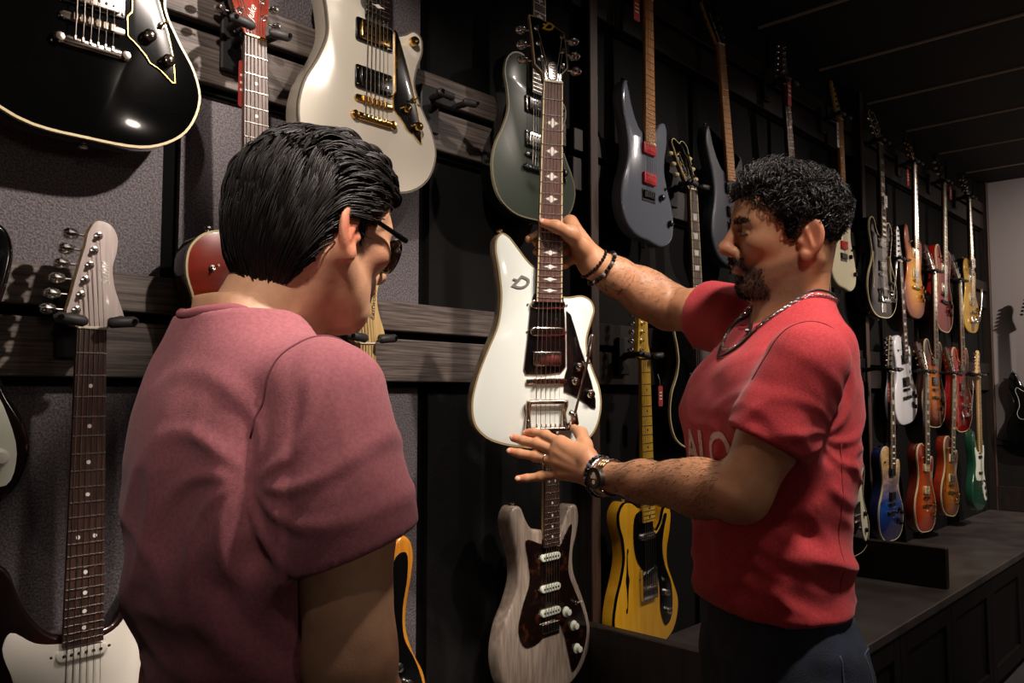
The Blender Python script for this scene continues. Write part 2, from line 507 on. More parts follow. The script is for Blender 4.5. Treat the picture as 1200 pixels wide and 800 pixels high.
O_TE = [(0, -.83), (-.085, -.824), (-.14, -.79), (-.163, -.725), (-.15, -.66), (-.125, -.605), (-.11, -.555), (-.115, -.50), (-.13, -.46), (-.13, -.425), (-.105, -.40), (-.07, -.402), (-.04, -.418), (-.03, -.42),
        (0, -.425), (.03, -.45), (.034, -.48), (.05, -.495), (.075, -.475), (.095, -.435), (.118, -.43), (.132, -.455), (.125, -.505), (.108, -.555), (.108, -.6), (.135, -.655), (.16, -.71), (.158, -.75), (.13, -.80), (.08, -.824)]
O_SS = [(0, -.81), (-.07, -.80), (-.125, -.765), (-.15, -.70), (-.14, -.635), (-.118, -.58), (-.108, -.53), (-.115, -.47), (-.132, -.41), (-.14, -.36), (-.128, -.315), (-.112, -.302), (-.102, -.325), (-.088, -.375), (-.06, -.425), (-.034, -.45),
        (0, -.455), (.032, -.452), (.055, -.43), (.082, -.40), (.105, -.392), (.118, -.41), (.118, -.46), (.104, -.52), (.102, -.565), (.12, -.62), (.146, -.68), (.155, -.73), (.14, -.79), (.08, -.82)]
O_ES = [(0, -.83), (-.1, -.82), (-.17, -.775), (-.195, -.70), (-.175, -.63), (-.135, -.575), (-.122, -.53), (-.135, -.48), (-.15, -.43), (-.145, -.385), (-.115, -.362), (-.085, -.37), (-.06, -.41), (-.035, -.435),
        (0, -.44), (.035, -.435), (.06, -.41), (.085, -.37), (.115, -.362), (.145, -.385), (.15, -.43), (.135, -.48), (.122, -.53), (.135, -.575), (.175, -.63), (.195, -.70), (.17, -.775), (.1, -.82)]
O_ESN = [(x_ * .87, y_) for x_, y_ in O_ES]
O_BD = [(0, -.84), (-.09, -.828), (-.15, -.78), (-.172, -.71), (-.158, -.64), (-.125, -.585), (-.108, -.535), (-.115, -.48), (-.135, -.43), (-.14, -.392), (-.122, -.367), (-.1, -.37), (-.082, -.40), (-.06, -.425), (-.034, -.43),
        (0, -.44), (.03, -.47), (.042, -.46), (.065, -.42), (.088, -.385), (.112, -.385), (.122, -.415), (.113, -.46), (.098, -.50), (.1, -.55), (.128, -.605), (.156, -.665), (.168, -.72), (.15, -.78), (.09, -.828)]
def px_outline(P, nx, ny, lean, sx, sy):
    return [((x - (nx + lean * (y - ny))) * sx, -(y - ny) * sy) for x, y in P]
O_HELD = px_outline([(589, 275), (583, 281), (581, 294), (585, 318), (588, 350), (584, 382), (571, 414), (559, 446), (553.5, 474), (557, 498), (570, 513), (592, 522), (640, 528), (684, 526), (704, 510), (713, 482), (711, 456), (703, 436), (696, 416),
                     (694.5, 397), (700, 377), (704, 361), (699, 350), (688, 345), (672, 347), (660, 346), (640, 330), (632, 314), (626, 311), (618, 303), (606, 288), (597, 278)], 648.5, 97, -.0165, .00183, .00179)

H_OPEN = [(-.021, 0), (-.024, .02), (-.034, .05), (-.042, .10), (-.043, .13), (-.045, .155), (-.03, .17), (-.014, .168), (0, .158), (.014, .168), (.03, .17), (.045, .155), (.043, .13), (.042, .10), (.034, .05), (.024, .02), (.021, 0)]
H_STEP = [(-.021, 0), (-.022, .018), (-.038, .036), (-.040, .10), (-.043, .152), (-.02, .148), (.012, .134), (.036, .118), (.037, .08), (.037, .036), (.022, .018), (.021, 0)]
H_FEND = [(-.022, 0), (-.036, .012), (-.030, .05), (-.022, .09), (-.012, .135), (-.006, .165), (.006, .182), (.026, .178), (.037, .158), (.036, .130), (.031, .105), (.035, .07), (.048, .03), (.050, .018), (.03, .006), (.022, 0)]
H_TELE = [(-.021, 0), (-.031, .012), (-.028, .06), (-.022, .12), (-.018, .165), (-.004, .182), (.016, .178), (.026, .16), (.024, .13), (.022, .09), (.024, .04), (.03, .02), (.021, 0)]
H_FEND = [(x_, y_ * .92) for x_, y_ in H_FEND]
H_PAD = [(-.022, 0), (-.04, .02), (-.034, .06), (-.026, .11), (-.018, .155), (-.002, .175), (.016, .16), (.022, .13), (.02, .09), (.022, .05), (.03, .02), (.022, 0)]
H_SPIKE = [(-.021, 0), (-.036, .016), (-.032, .05), (-.028, .09), (-.024, .13), (-.022, .165), (-.012, .195), (-.004, .17), (.004, .12), (.012, .07), (.02, .03), (.021, 0)]

def stuffy(o): o['kind'] = 'stuff'; return o
def sm(P, n=5): return catmull(P, n)
def fret_y(s, n): return -s * (1 - 2 ** (-n / 12.0))
def solid(name, P, z0, z1, m, parent, bev=0., label=None, smooth=40):
    v, f = prism_vf(P, z0, z1, bev); return mk(name, v, f, m, parent, smooth, label)
def rrect(w, h, r, n=4, cx=0, cy=0):
    out = []
    for (sx, sy, a0) in ((1, 1, 0), (-1, 1, 90), (-1, -1, 180), (1, -1, 270)):
        for k in range(n + 1):
            a = math.radians(a0 + 90 * k / n)
            out.append((cx + sx * (w / 2 - r) + r * math.cos(a), cy + sy * (h / 2 - r) + r * math.sin(a)))
    return out

KNOB = lambda: lathe_vf([(.0105, 0), (.0112, .003), (.0098, .010), (.0085, .0125), (.004, .0135)], 14)
DOME = lambda: lathe_vf([(.0095, 0), (.010, .006), (.0098, .011), (.008, .0145), (.004, .0162), (.001, .0166)], 14)
SKIRT = lambda: lathe_vf([(.013, 0), (.0128, .003), (.0085, .0055), (.0078, .014), (.004, .015)], 14)
POST = lambda: lathe_vf([(.0062, 0), (.0062, .002), (.0032, .003), (.0030, .010), (.0022, .0108)], 10)
def BUTTON():
    v, f = lathe_vf([(.002, 0), (.0022, .007), (.0070, .009), (.0100, .014), (.0095, .021), (.005, .0255), (.001, .026)], 10)
    return [(z, y * .72, x) for x, y, z in v], [tuple(reversed(q)) for q in f]
STRAP = lambda: lathe_vf([(.004, 0), (.004, .006), (.0075, .009), (.0072, .012), (.003, .013)], 10)
SCREW = lambda: lathe_vf([(.0026, 0), (.0024, .0012), (.001, .0016)], 8)
DOT = lambda: lathe_vf([(.0032, 0), (.0032, .0003)], 10)

def humbucker(parent, y, zt, ring, cover, pole, x=0, w=.070, h=.038, rows=(-.009, .009), rot=0, label=None):
    r = empty('pickup'); r.parent = parent; r.location = (x, y, 0); r.rotation_euler = (0, 0, rot)
    if ring: solid('mounting_ring', rrect(w + .020, h + .008, .004, 2), zt - .010, zt - .005, ring, r, .0012)
    else: pass
    c = solid('cover', rrect(w, h, .004, 3), zt - .012, zt, cover, r, .0015)
    parts = []
    for ry in rows:
        for i in range(6):
            v, f = lathe_vf([(.0024, 0), (.0024, .0010), (.001, .0014)], 8)
            parts.append(([(a + (i - 2.5) * .0104, b + ry, cc + zt) for a, b, cc in v], f))
    v, f = join_vf(parts); stuffy(mk('pole_pieces', v, f, pole, r))
    if ring:
        parts = []
        for sx in (-1, 1):
            for sy in (-1, 1):
                v, f = SCREW(); parts.append(([(a + sx * (w / 2 + .006), b + sy * h * .42, cc + zt - .005) for a, b, cc in v], f))
        v, f = join_vf(parts); stuffy(mk('screws', v, f, pole, r))
    return r
def single(parent, y, zt, cover, pole, rot=0, w=.072, h=.018, poles=True):
    r = empty('pickup'); r.parent = parent; r.location = (0, y, 0); r.rotation_euler = (0, 0, rot)
    solid('cover', rrect(w, h, h * .48, 4), zt - .010, zt, cover, r, .002)
    if poles:
        parts = []
        for i in range(6):
            v, f = lathe_vf([(.0025, 0), (.0025, .0008), (.001, .001)], 8)
            parts.append(([(a + (i - 2.5) * .0104, b, cc + zt) for a, b, cc in v], f))
        v, f = join_vf(parts); stuffy(mk('pole_pieces', v, f, pole, r))
    parts = []
    for sx in (-1, 1):
        v, f = SCREW(); parts.append(([(a + sx * (w / 2 + .005), b, cc + zt - .008) for a, b, cc in v], f))
    v, f = join_vf(parts); stuffy(mk('screws', v, f, M_chrome, r))
    return r
def tom(parent, y, z, hw, skew=.004):
    r = empty('bridge'); r.parent = parent; r.location = (0, y, 0); r.rotation_euler = (0, 0, skew)
    solid('bridge_bar', rrect(.092, .013, .006, 3), z - .002, z + .006, hw, r, .0015)
    for i in range(6):
        shared('saddle', 'saddle', lambda: box_vf(0, 0, 0, .0075, .012, .005, .001), hw, r, ((i - 2.5) * .0104, 0, z + .0085))
    for s in (-1, 1):
        shared('thumb_wheel', 'wheel', lambda: lathe_vf([(.008, 0), (.008, .003), (.003, .003), (.003, .010)], 12), hw, r, (s * .037, 0, z - .006))
    return r
def stoptail(parent, y, z, hw):
    r = empty('tailpiece'); r.parent = parent; r.location = (0, y, 0)
    solid('tail_bar', rrect(.086, .015, .007, 3), z - .002, z + .010, hw, r, .004)
    for s in (-1, 1):
        shared('stud', 'stud', lambda: lathe_vf([(.0085, 0), (.0085, .012), (.006, .0145), (.001, .015)], 12), hw, r, (s * .046, 0, z - .003))
    parts = []
    for i in range(6):
        parts.append(box_vf((i - 2.5) * .0104, .004, z + .0105, .004, .008, .003, .0008))
    v, f = join_vf(parts); stuffy(mk('string_slots', v, f, M_chrome if hw is not M_blkhw else M_blkhw, r))
    return r
def trem(parent, y, z, hw, arm=True, m_sad=None):
    r = empty('bridge'); r.parent = parent; r.location = (0, y, 0)
    box('base_plate', (0, -.014, z), (.078, .040, .003), hw, r, .001)
    for i in range(6):
        shared('saddle', 'tsad', lambda: box_vf(0, 0, 0, .0095, .024, .006, .0015), m_sad or hw, r, ((i - 2.5) * .0106, -.010, z + .005))
    parts = []
    for i in range(6):
        v, f = lathe_vf([(.0026, 0), (.0026, .0015), (.001, .002)], 8); parts.append(([(a + (i - 2.5) * .0106, b + .001, c + z + .0015) for a, b, c in v], f))
    v, f = join_vf(parts); stuffy(mk('screws', v, f, hw, r))
    if arm:
        tube('tremolo_arm', [(.040, -.012, z), (.043, -.012, z + .016), (.047, -.02, z + .020), (.058, -.10, z + .024), (.060, -.12, z + .024)], [.0028] * 3 + [.0026, .004], hw, r, 8)
    return r
def teleplate(parent, y, z, hw):
    r = empty('bridge'); r.parent = parent; r.location = (0, y, 0)
    box('base_plate', (0, .010, z), (.076, .090, .002), hw, r, .0008)
    for s in (-1, 1): box('side_lip', (s * .037, .010, z + .005), (.0018, .088, .010), hw, r)
    box('end_lip', (0, -.034, z + .005), (.074, .0018, .010), hw, r)
    for i in range(3):
        tube('saddle', [((i - 1) * .0215 - .0098, -.004, z + .007), ((i - 1) * .0215 + .0098, -.004, z + .007)], .0042, hw, r, 8)
    p = single(r, .035, z + .007, M_blkpl, hw, rot=.25)
    return r
def bigsby(parent, y, z, hw):
    """frame vibrato: two side cheeks, tension roller, string axle and a long arm"""
    r = empty('vibrato'); r.parent = parent; r.location = (0, y, 0)
    for s in (-1, 1):
        tube('side_cheek', [(s * .040, .006, z + .012), (s * .042, -.004, z + .010), (s * .040, -.02, z + .006), (s * .041, -.04, z + .008), (s * .042, -.056, z + .012)], [.0075, .0062, .0048, .0062, .008], hw, r, 10)
    tube('tension_roller', [(-.038, .004, z + .012), (.038, .004, z + .012)], .0052, hw, r, 12)
    tube('string_axle', [(-.042, -.054, z + .013), (.052, -.054, z + .013)], .0055, hw, r, 12)
    parts = []
    for i in range(6):
        parts.append(box_vf((i - 2.5) * .0105, -.046, z + .019, .003, .008, .003, .0008))
    v, f = join_vf(parts); stuffy(mk('string_pins', v, f, hw, r))
    box('tail_hinge', (0, -.082, z + .002), (.050, .05, .004), hw, r, .0015)
    tube('arm_bracket', [(.052, -.054, z + .013), (.060, -.040, z + .02), (.055, -.022, z + .026), (.048, -.018, z + .02)], [.008, .0095, .008, .006], hw, r, 10)
    tube('arm_spring', [(.056, -.050, z + .004), (.056, -.040, z + .022)], .009, hw, r, 12)
    tube('vibrato_arm', [(.056, -.022, z + .028), (.066, .03, z + .034), (.075, .07, z + .036), (.083, .105, z + .036)], [.0032, .003, .003, .003], hw, r, 8)
    tube('arm_tip', [(.0815, .100, z + .036), (.089, .142, z + .036), (.090, .148, z + .036)], [.0052, .0058, .003], hw, r, 10)
    return r

def stringset(root, s, zb, zt, hi, n=6, ends=None, wn=.035, wb=.052, rad=.00055):
    for i in range(n):
        a = (i - (n - 1) / 2) / (n - 1)
        p0 = Vector((a * wn, 0, .0012)); p1 = Vector((a * wb, -s, zb))
        pts = [p0, p1]
        if zt is not None: pts.append(Vector((a * wb, zt[0], zt[1])))
        if ends: pts.insert(0, Vector(ends[i]))
        r = rad * (1.5 - .9 * i / (n - 1))
        tube('string', pts, r, M_string, root, 4 if not hi else 5)

def guitar(name, label, group, mw, P):
    """P: dict describing one instrument; returns its root Empty"""
    root = empty(name, mw)
    tag(root, label, 'guitar', group)
    hi = P.get('hi', 1)
    s = P.get('scale', .628); k = P.get('k', 1.0)
    nseg = 5 if hi else 3
    out = ccw(catmull(P['outline'], nseg))
    zf = P.get('zf', -.012); t = P.get('t', .045)
    bev = P.get('bev', .004)
    top_m, side_m = P['top'], P.get('side', P['top'])
    # body: back and sides, top plate in its own finish, binding round the edge
    zs = zf - .0035
    body = solid('body', out, zf - t, zs + .0002, side_m, root, min(bev, .006))
    tp_in = P.get('top_in', .0)
    v, f = prism_vf(inset(out, tp_in), zs, zf, .0)
    if P.get('bind'):
        mk('top', *prism_vf(inset(out, .003), zs - .002, zf, .0012, 2), top_m, root, 40)
        mk('binding', *ring_vf(inset(out, -.0006), P.get('bw', .0042), zs - .004, zf - .0004), P['bind'], root, 60)
    else:
        b2 = P.get('topbev', .008)
        # rounded-over front edge
        rings = []
        Pn = out; n = len(Pn); V = []; F = []
        for q in range(5):
            a = math.pi / 2 * q / 4
            R = inset(Pn, b2 * (1 - math.cos(a)) - .0002); V += [(x, y, zs - .004 + (zf - zs + .004) * math.sin(a)) for x, y in R]
        for i in range(4):
            for q in range(n):
                l = (q + 1) % n; F.append((i * n + q, i * n + l, (i + 1) * n + l, (i + 1) * n + q))
        F.append(tuple(4 * n + q for q in range(n)))
        mk('top', V, F, top_m, root, 50)
    # neck and fingerboard
    nf = P.get('nf', 22); ye = fret_y(s, nf) - .008
    wn, we = .0215, .0285
    yk = P.get('heel', -.43)
    v = []; f = []; N = 9
    for i in range(8):
        yy = .0 + (yk) * i / 7; w = wn + (we - wn) * (yy / ye); d = .016 + .003 * i / 7
        if i == 0: d = .015
        for q in range(N):
            a = math.pi * q / (N - 1)
            v.append((-w * math.cos(a), yy, -.0055 - d * math.sin(a) ** .8))
    for i in range(7):
        for q in range(N - 1): f.append((i * N + q, (i + 1) * N + q, (i + 1) * N + q + 1, i * N + q + 1))
        f.append((i * N + N - 1, (i + 1) * N + N - 1, (i + 1) * N, i * N))
    f.append(tuple(range(N))); f.append(tuple(reversed([7 * N + q for q in range(N)])))
    neck = mk('neck', v, f, P['neck'], root, 50)
    fbm = P['fb']
    fb = solid('fingerboard', [(-wn, 0), (-we, ye), (we, ye), (wn, 0)], -.006, 0, fbm, root)
    if P.get('fbind'):
        for sg in (-1, 1):
            solid('fingerboard_binding', [(sg * wn, 0), (sg * we, ye), (sg * (we - .0024), ye), (sg * (wn - .0024), 0)], -.0055, .0004, P['fbind'], root)
    box('nut', (0, .0022, -.001), (.0425, .0045, .007), P.get('nutm', M_bone), root, .001)
    ys = [fret_y(s, i) for i in range(nf + 1)]
    if hi:
        for i in range(1, nf + 1):
            w = 2 * (wn + (we - wn) * ys[i] / ye)
            shared('fret', 'fret', lambda: box_vf(0, 0, 0, 1, .0024, .0016, .0005), M_fret, root, (0, ys[i], .0005), None, (w, 1, 1))
    else:
        parts = [box_vf(0, ys[i], .0005, 2 * (wn + (we - wn) * ys[i] / ye), .0024, .0016) for i in range(1, nf + 1)]
        v, f = join_vf(parts); stuffy(mk('frets', v, f, M_fret, root))
    inl = P.get('inlay', 'dot'); im = P.get('inlm', M_pearl)
    parts = []
    for i in (3, 5, 7, 9, 12, 15, 17, 19, 21):
        if i > nf: continue
        y = (ys[i] + ys[i - 1]) / 2; w = wn + (we - wn) * y / ye; g = (ys[i - 1] - ys[i])
        if inl == 'dot':
            for x in ((-.012, .012) if i == 12 else (0,)):
                vv, ff = DOT(); parts.append(([(a + x, b + y, c + .0001) for a, b, c in vv], ff))
        elif inl == 'trap':
            parts.append(prism_vf([(-w * .62, y + g * .32), (w * .62, y + g * .32), (w * .42, y - g * .34), (-w * .42, y - g * .34)], -.001, .0003))
        elif inl == 'block':
            parts.append(prism_vf([(-w * .72, y + g * .36), (w * .72, y + g * .36), (w * .72, y - g * .36), (-w * .72, y - g * .36)], -.001, .0003))
        elif inl == 'diamond':
            gg = min(g, .030)
            parts.append(prism_vf([(0, y + gg * .36), (w * .25, y + gg * .13), (w * .62, y), (w * .25, y - gg * .13), (0, y - gg * .36), (-w * .25, y - gg * .13), (-w * .62, y), (-w * .25, y + gg * .13)], -.001, .0003))
    for vv, ff in parts: mk('inlay', vv, ff, im, root)
    # headstock
    hd = P.get('head', 'open'); hm = P['headm']; tilt = 0.0; posts = []
    H = {'open': H_OPEN, 'step': H_STEP, 'fend': H_FEND, 'tele': H_TELE, 'pad': H_PAD, 'spike': H_SPIKE}[hd]
    hs = empty('headstock'); hs.parent = root
    hs.location = (0, .004, -.004)
    if hd in ('open', 'step'): hs.rotation_euler = (math.radians(P.get('htilt', -13)), 0, 0)
    elif hd == 'spike': hs.rotation_euler = (math.radians(-9), 0, 0)
    else: hs.location = (0, .003, -.006)
    hp = sm(H, 4) if hd not in ('spike', 'step') else H
    nm = P.get('headside', P['neck'])
    solid('head_core', hp, -.014, -.002, nm, hs, .001)
    solid('head_face', inset(ccw(hp), .0006), -.003, 0, hm, hs, .0004)
    if P.get('hbind'): mk('head_binding', *ring_vf(hp, .002, -.004, .0004), P['hbind'], hs, 60)
    tun = P.get('tuner', M_chrome); tb = P.get('tbutton', tun)
    if hd in ('open', 'step'):
        for sg in (-1, 1):
            for i in range(3):
                posts.append((sg * (.024 + .002 * i), .045 + .036 * i, sg))
        if hd == 'step': posts = [(x, y - (.008 if sg > 0 else -.004), sg) for x, y, sg in posts]
        order = [posts[0], posts[1], posts[2], posts[5], posts[4], posts[3]]
    else:
        for i in range(6):
            if hd in ('fend',): posts.append((-.0215 + .0058 * i, .026 + .0235 * i, -1))
            elif hd == 'spike': posts.append((-.020 + .0022 * i, .03 + .026 * i, -1))
            else: posts.append((-.018 + .0030 * i, .026 + .025 * i, -1))
        order = posts
    for (x, y, sg) in posts:
        tr = empty('tuner'); tr.parent = hs; tr.location = (x, y, 0)
        shared('post', 'post', POST, tun, tr)
        edge = .043 if hd in ('open', 'step') else abs(x) + (.018 if hd != 'spike' else .014)
        if hd in ('open', 'step'): bx = edge - abs(x)
        else: bx = .019
        shared('button', 'button', BUTTON, tb, tr, (sg * (bx - .003), 0, -.011), (0, 0, 0 if sg > 0 else math.pi), (P.get('bsc', 1.),) * 3)
    # string ends in guitar space
    R = hs.rotation_euler.to_matrix(); ends = []
    for (x, y, sg) in order:
        ends.append(Vector(hs.location) + R @ Vector((x, y, .005)))
    tail = P.get('tail')
    zb = zf + P.get('bh', .013)
    stringset(root, s, zb, tail, hi, 6, ends, rad=P.get('srad', .0006))
    if P.get('trc'):
        if P['trc'] == 'ribbed':
            c = solid('truss_cover', rrect(.022, .046, .010, 4, 0, .022), 0, .005, M_chrome, hs, .002)
            for i in range(5): box('cover_rib', (0, .008 + i * .007, .0052), (.010, .0025, .0015), M_nickel, hs, .0004)
            box('head_plate', (0, .010, .0005), (.040, .018, .003), M_chrome, hs, .001)
        else: solid('truss_cover', [(-.010, .008), (.010, .008), (.004, .034), (-.004, .034)], 0, .0015, M_blkpl, hs)
    # strap buttons
    if hi or 1:
        ob = min(out, key=lambda p: p[1])
        shared('strap_button', 'strap', STRAP, P.get('hw', M_chrome), root, (0, ob[1] + .002, zf - t * .5), (math.pi / 2, 0, 0))
        hx = P.get('strap2')
        if hx: shared('strap_button', 'strap', STRAP, P.get('hw', M_chrome), root, (hx[0], hx[1], zf - t * .45), (-math.pi / 2, 0, hx[2] if len(hx) > 2 else 0))
    hw = P.get('hw', M_chrome)
    for g in P.get('guards', []):
        pts, gm, edge = g[:3]
        gp = catmull(pts, 4) if (len(g) < 4 or g[3]) else pts
        gp = ccw(gp)
        gd = solid('pickguard', gp, zf - .0005, zf + .0022, gm, root, .0004)
        if edge: mk('pickguard_edge', *ring_vf(inset(gp, -.0002), .0018, zf - .0004, zf + .0026), edge, gd, 60)
    for pk in P.get('pickups', []):
        kd = pk[0]
        if kd == 'hb': humbucker(root, pk[1], zf + .010, pk[2], pk[3], pk[4], rot=pk[5] if len(pk) > 5 else 0)
        elif kd == 'mini': humbucker(root, pk[1], zf + .010, pk[2], pk[3], pk[4], w=.064, h=.030)
        elif kd == 'sc': single(root, pk[1], zf + .009, pk[2], pk[3], pk[4] if len(pk) > 4 else 0)
        elif kd == 'lip': single(root, pk[1], zf + .009, pk[2], pk[3], 0, .078, .019, False)
    for b in P.get('bridge', []):
        if b[0] == 'tom': tom(root, b[1], zf, hw)
        elif b[0] == 'stop': stoptail(root, b[1], zf, hw)
        elif b[0] == 'trem': trem(root, b[1], zf, hw, b[2] if len(b) > 2 else True)
        elif b[0] == 'tele': teleplate(root, b[1], zf, hw)
        elif b[0] == 'bigsby': bigsby(root, b[1], zf, hw)
    for kb in P.get('knobs', []):
        shared('knob', kb[2], {'knob': KNOB, 'dome': DOME, 'skirt': SKIRT}[kb[2]], kb[3], root, (kb[0], kb[1], zf + .0015))
    for sw in P.get('switch', []):
        c = shared('switch', 'swnut', lambda: lathe_vf([(.006, 0), (.006, .002), (.0035, .0025), (.003, .006)], 10), hw, root, (sw[0], sw[1], zf + .001))
        tube('switch_tip', [(0, 0, .005), (.003, .004, .013), (.0035, .0045, .016)], [.0014, .002, .0025], sw[2], c, 8)
    for fh in P.get('fholes', []):
        # a dark S-shaped slot edged in binding, mirrored by sign
        cx, cy, sc, sg = fh[:4]
        pts = [(.30, 1.0), (.16, .98), (.14, .86), (.26, .80), (.36, .88), (.36, .98), (.20, 1.08), (.02, .95), (-.02, .6), (.04, .2), (.12, 0), (.04, -.2), (-.02, -.6), (-.08, -.86), (-.2, -.98), (-.34, -.96), (-.36, -.86), (-.26, -.80), (-.16, -.86), (-.16, -.94), (-.24, -1.0), (-.1, -1.06), (.0, -.95), (.08, -.6), (.02, -.2), (-.10, 0), (-.04, .2), (.08, .6), (.12, .9), (.2, 1.0)]
        # simpler slot body: long leaf with round ends
        leaf = [(.02, 1.0), (.10, 1.04), (.17, .98), (.14, .90), (.07, .86), (.06, .6), (.10, .25), (.20, .0), (.10, -.25), (.04, -.6), (-.02, -.9), (-.10, -1.04), (-.19, -1.0), (-.20, -.90), (-.12, -.86), (-.07, -.84), (-.06, -.6), (-.10, -.25), (-.18, .0), (-.10, .25), (-.05, .6), (-.02, .85)]
        lp = ccw(catmull([(cx + sg * x * sc * .55, cy + y * sc) for x, y in leaf], 3))
        h = solid('sound_hole', lp, zf - .001, zf + .0006, M_batten, root)
        if len(fh) > 4 and fh[4]: mk('sound_hole_binding', *ring_vf(inset(lp, -.002), .002, zf - .001, zf + .0012), fh[4], h, 60)
    if k != 1.0: root.scale = (k, k, k)
    return root

def hang_mw(px, row, py_b=None, L=.80, y=1.33, px_n=None, kmin=.9, kmax=1.1):
    """a guitar hanging from rail `row`; its strap end shows at column px / row py_b"""
    h = ROW[row]
    if py_b is not None:
        B = G(px, py_b, y); hb = B.z - CAM_H
        k = max(kmin, min(kmax, (h - hb) / L))
    else:
        B = Vector((Xat(px, y, h - L), y, 0)); k = 1.0
    if px_n is not None: xn = Xat(px_n, y, h)
    else: xn = B.x
    N_ = Vector((xn, y, CAM_H + h)); Bb = Vector((B.x, y, CAM_H + h - L * k))
    up = (N_ - Bb).normalized(); xa = up.cross(Vector((0, -1, 0))).normalized(); za = xa.cross(up)
    R = Matrix((xa, up, za)).transposed().to_4x4()
    return Matrix.Translation(N_) @ R, k

def hanger(mw, label, text=False):
    """wall yoke: plate, stem, swivel and two padded arms that close in front of the neck"""
    loc = mw.translation
    r = empty('wall_hanger', Matrix.Translation((loc.x, WALL_Y - .034, loc.z + .012)))
    tag(r, label, 'hanger', 'wall hangers')
    off = (WALL_Y - .034) - loc.y
    box('wall_plate', (0, -.006, 0), (.055, .012, .11), M_rubber, r, .003)
    tube('stem', [(0, -.010, .0), (0, -off * .5, .006), (0, -off + .035, .004)], [.011, .009, .013], M_rubber, r, 10)
    box('yoke', (0, -off + .030, .004), (.070, .016, .024), M_rubber, r, .004)
    for s in (-1, 1):
        tube('arm', [(s * .036, -off + .030, .004), (s * .038, -off + .004, .003), (s * .037, -off - .016, .003)], [.007, .0075, .0075], M_rubber, r, 10)
        g = tube('padded_gate', [(s * .060, -off - .017, .002 + s * .002), (s * .054, -off - .019, .002), (s * .020, -off - .021, -.002), (s * .015, -off - .020, -.002)], [.005, .0088, .0088, .005], M_gate, r, 10)
        tube('gate_pin', [(s * .053, -off - .026, .002), (s * .053, -off - .0295, .002)], .004, M_batten, r, 8)
    return r
# ================================================================== the guitars
def text_mesh(name, body, size, m, parent, mw, shear=0., extrude=.0003, bold=0.):
    cu = bpy.data.curves.new(name, 'FONT'); cu.body = body; cu.size = size; cu.shear = shear
    cu.extrude = extrude; cu.offset = bold; cu.align_x = 'CENTER'; cu.align_y = 'CENTER'; cu.resolution_u = 3
    t = bpy.data.objects.new(name, cu); COL.objects.link(t)
    bpy.context.view_layer.update()
    me = bpy.data.meshes.new_from_object(t.evaluated_get(bpy.context.evaluated_depsgraph_get()))
    bpy.data.objects.remove(t, do_unlink=True); me.name = name
    me.materials.clear(); me.materials.append(m)
    o = link(name, me, parent); o.matrix_local = mw
    return o
def child_named(root, nm):
    return next(c for c in root.children if c.name.split('.')[0] == nm)
def tmat(x, y, z, rz=0.): return Matrix.Translation((x, y, z)) @ Matrix.Rotation(rz, 4, 'Z')

SPG = [(.052, -.462), (.06, -.47), (.075, -.505), (.092, -.548), (.112, -.607), (.122, -.645), (.1255, -.682), (.121, -.684), (.10, -.668), (.084, -.662), (.078, -.653), (.064, -.64), (.05, -.630), (.048, -.60), (.055, -.59), (.054, -.55)]
def star_guard(edge): return [(SPG, M_blkpl, edge, False)]
FS = [(-.5, 0)]
def lp_common(hw, cover, ring, pole, kn, knm, **kw):
    d = dict(outline=O_LP, scale=.628, zf=-.014, t=.050, head='open', hw=hw, heel=-.385, tail=(-.668, -.004),
             pickups=[('hb', -.478, ring, cover, pole), ('hb', -.590, ring, cover, pole)],
             bridge=[('tom', -.628), ('stop', -.668)],
             knobs=[(.092, -.655, kn, knm), (.122, -.672, kn, knm), (.078, -.705, kn, knm), (.108, -.722, kn, knm)],
             switch=[(-.085, -.43, M_cream)], strap2=(-.075, -.366), nf=22, inlay='trap', neck=M_mahog, fb=M_rose, fbind=M_cream, bind=M_cream, headm=M_black, tuner=hw)
    d.update(kw); return d
def st_common(**kw):
    d = dict(outline=O_ST, scale=.648, zf=-.012, t=.044, head='fend', heel=-.455, bridge=[('trem', -.648)], tail=None,
             pickups=[('sc', -.487, M_white, M_nickel), ('sc', -.553, M_white, M_nickel), ('sc', -.618, M_white, M_nickel, -.14)],
             knobs=[(.075, -.655, 'skirt', M_white), (.100, -.695, 'skirt', M_white), (.118, -.735, 'skirt', M_white)],
             neck=M_maple, fb=M_rose, headm=M_maple, nf=22, strap2=(-.117, -.343))
    d.update(kw); return d
ST_GUARD = [(-.028, -.47), (-.062, -.462), (-.095, -.44), (-.105, -.46), (-.09, -.51), (-.085, -.56), (-.10, -.61), (-.085, -.64), (-.05, -.645), (.045, -.66), (.055, -.70), (.09, -.765), (.128, -.775), (.14, -.73), (.12, -.66), (.09, -.60), (.088, -.54), (.10, -.48), (.098, -.43), (.078, -.43), (.055, -.46), (.03, -.472)]
TE_GUARD = [(-.028, -.43), (-.06, -.425), (-.095, -.455), (-.10, -.52), (-.085, -.585), (-.05, -.61), (.042, -.605), (.075, -.57), (.085, -.52), (.07, -.50), (.045, -.51), (.03, -.49), (.03, -.43)]

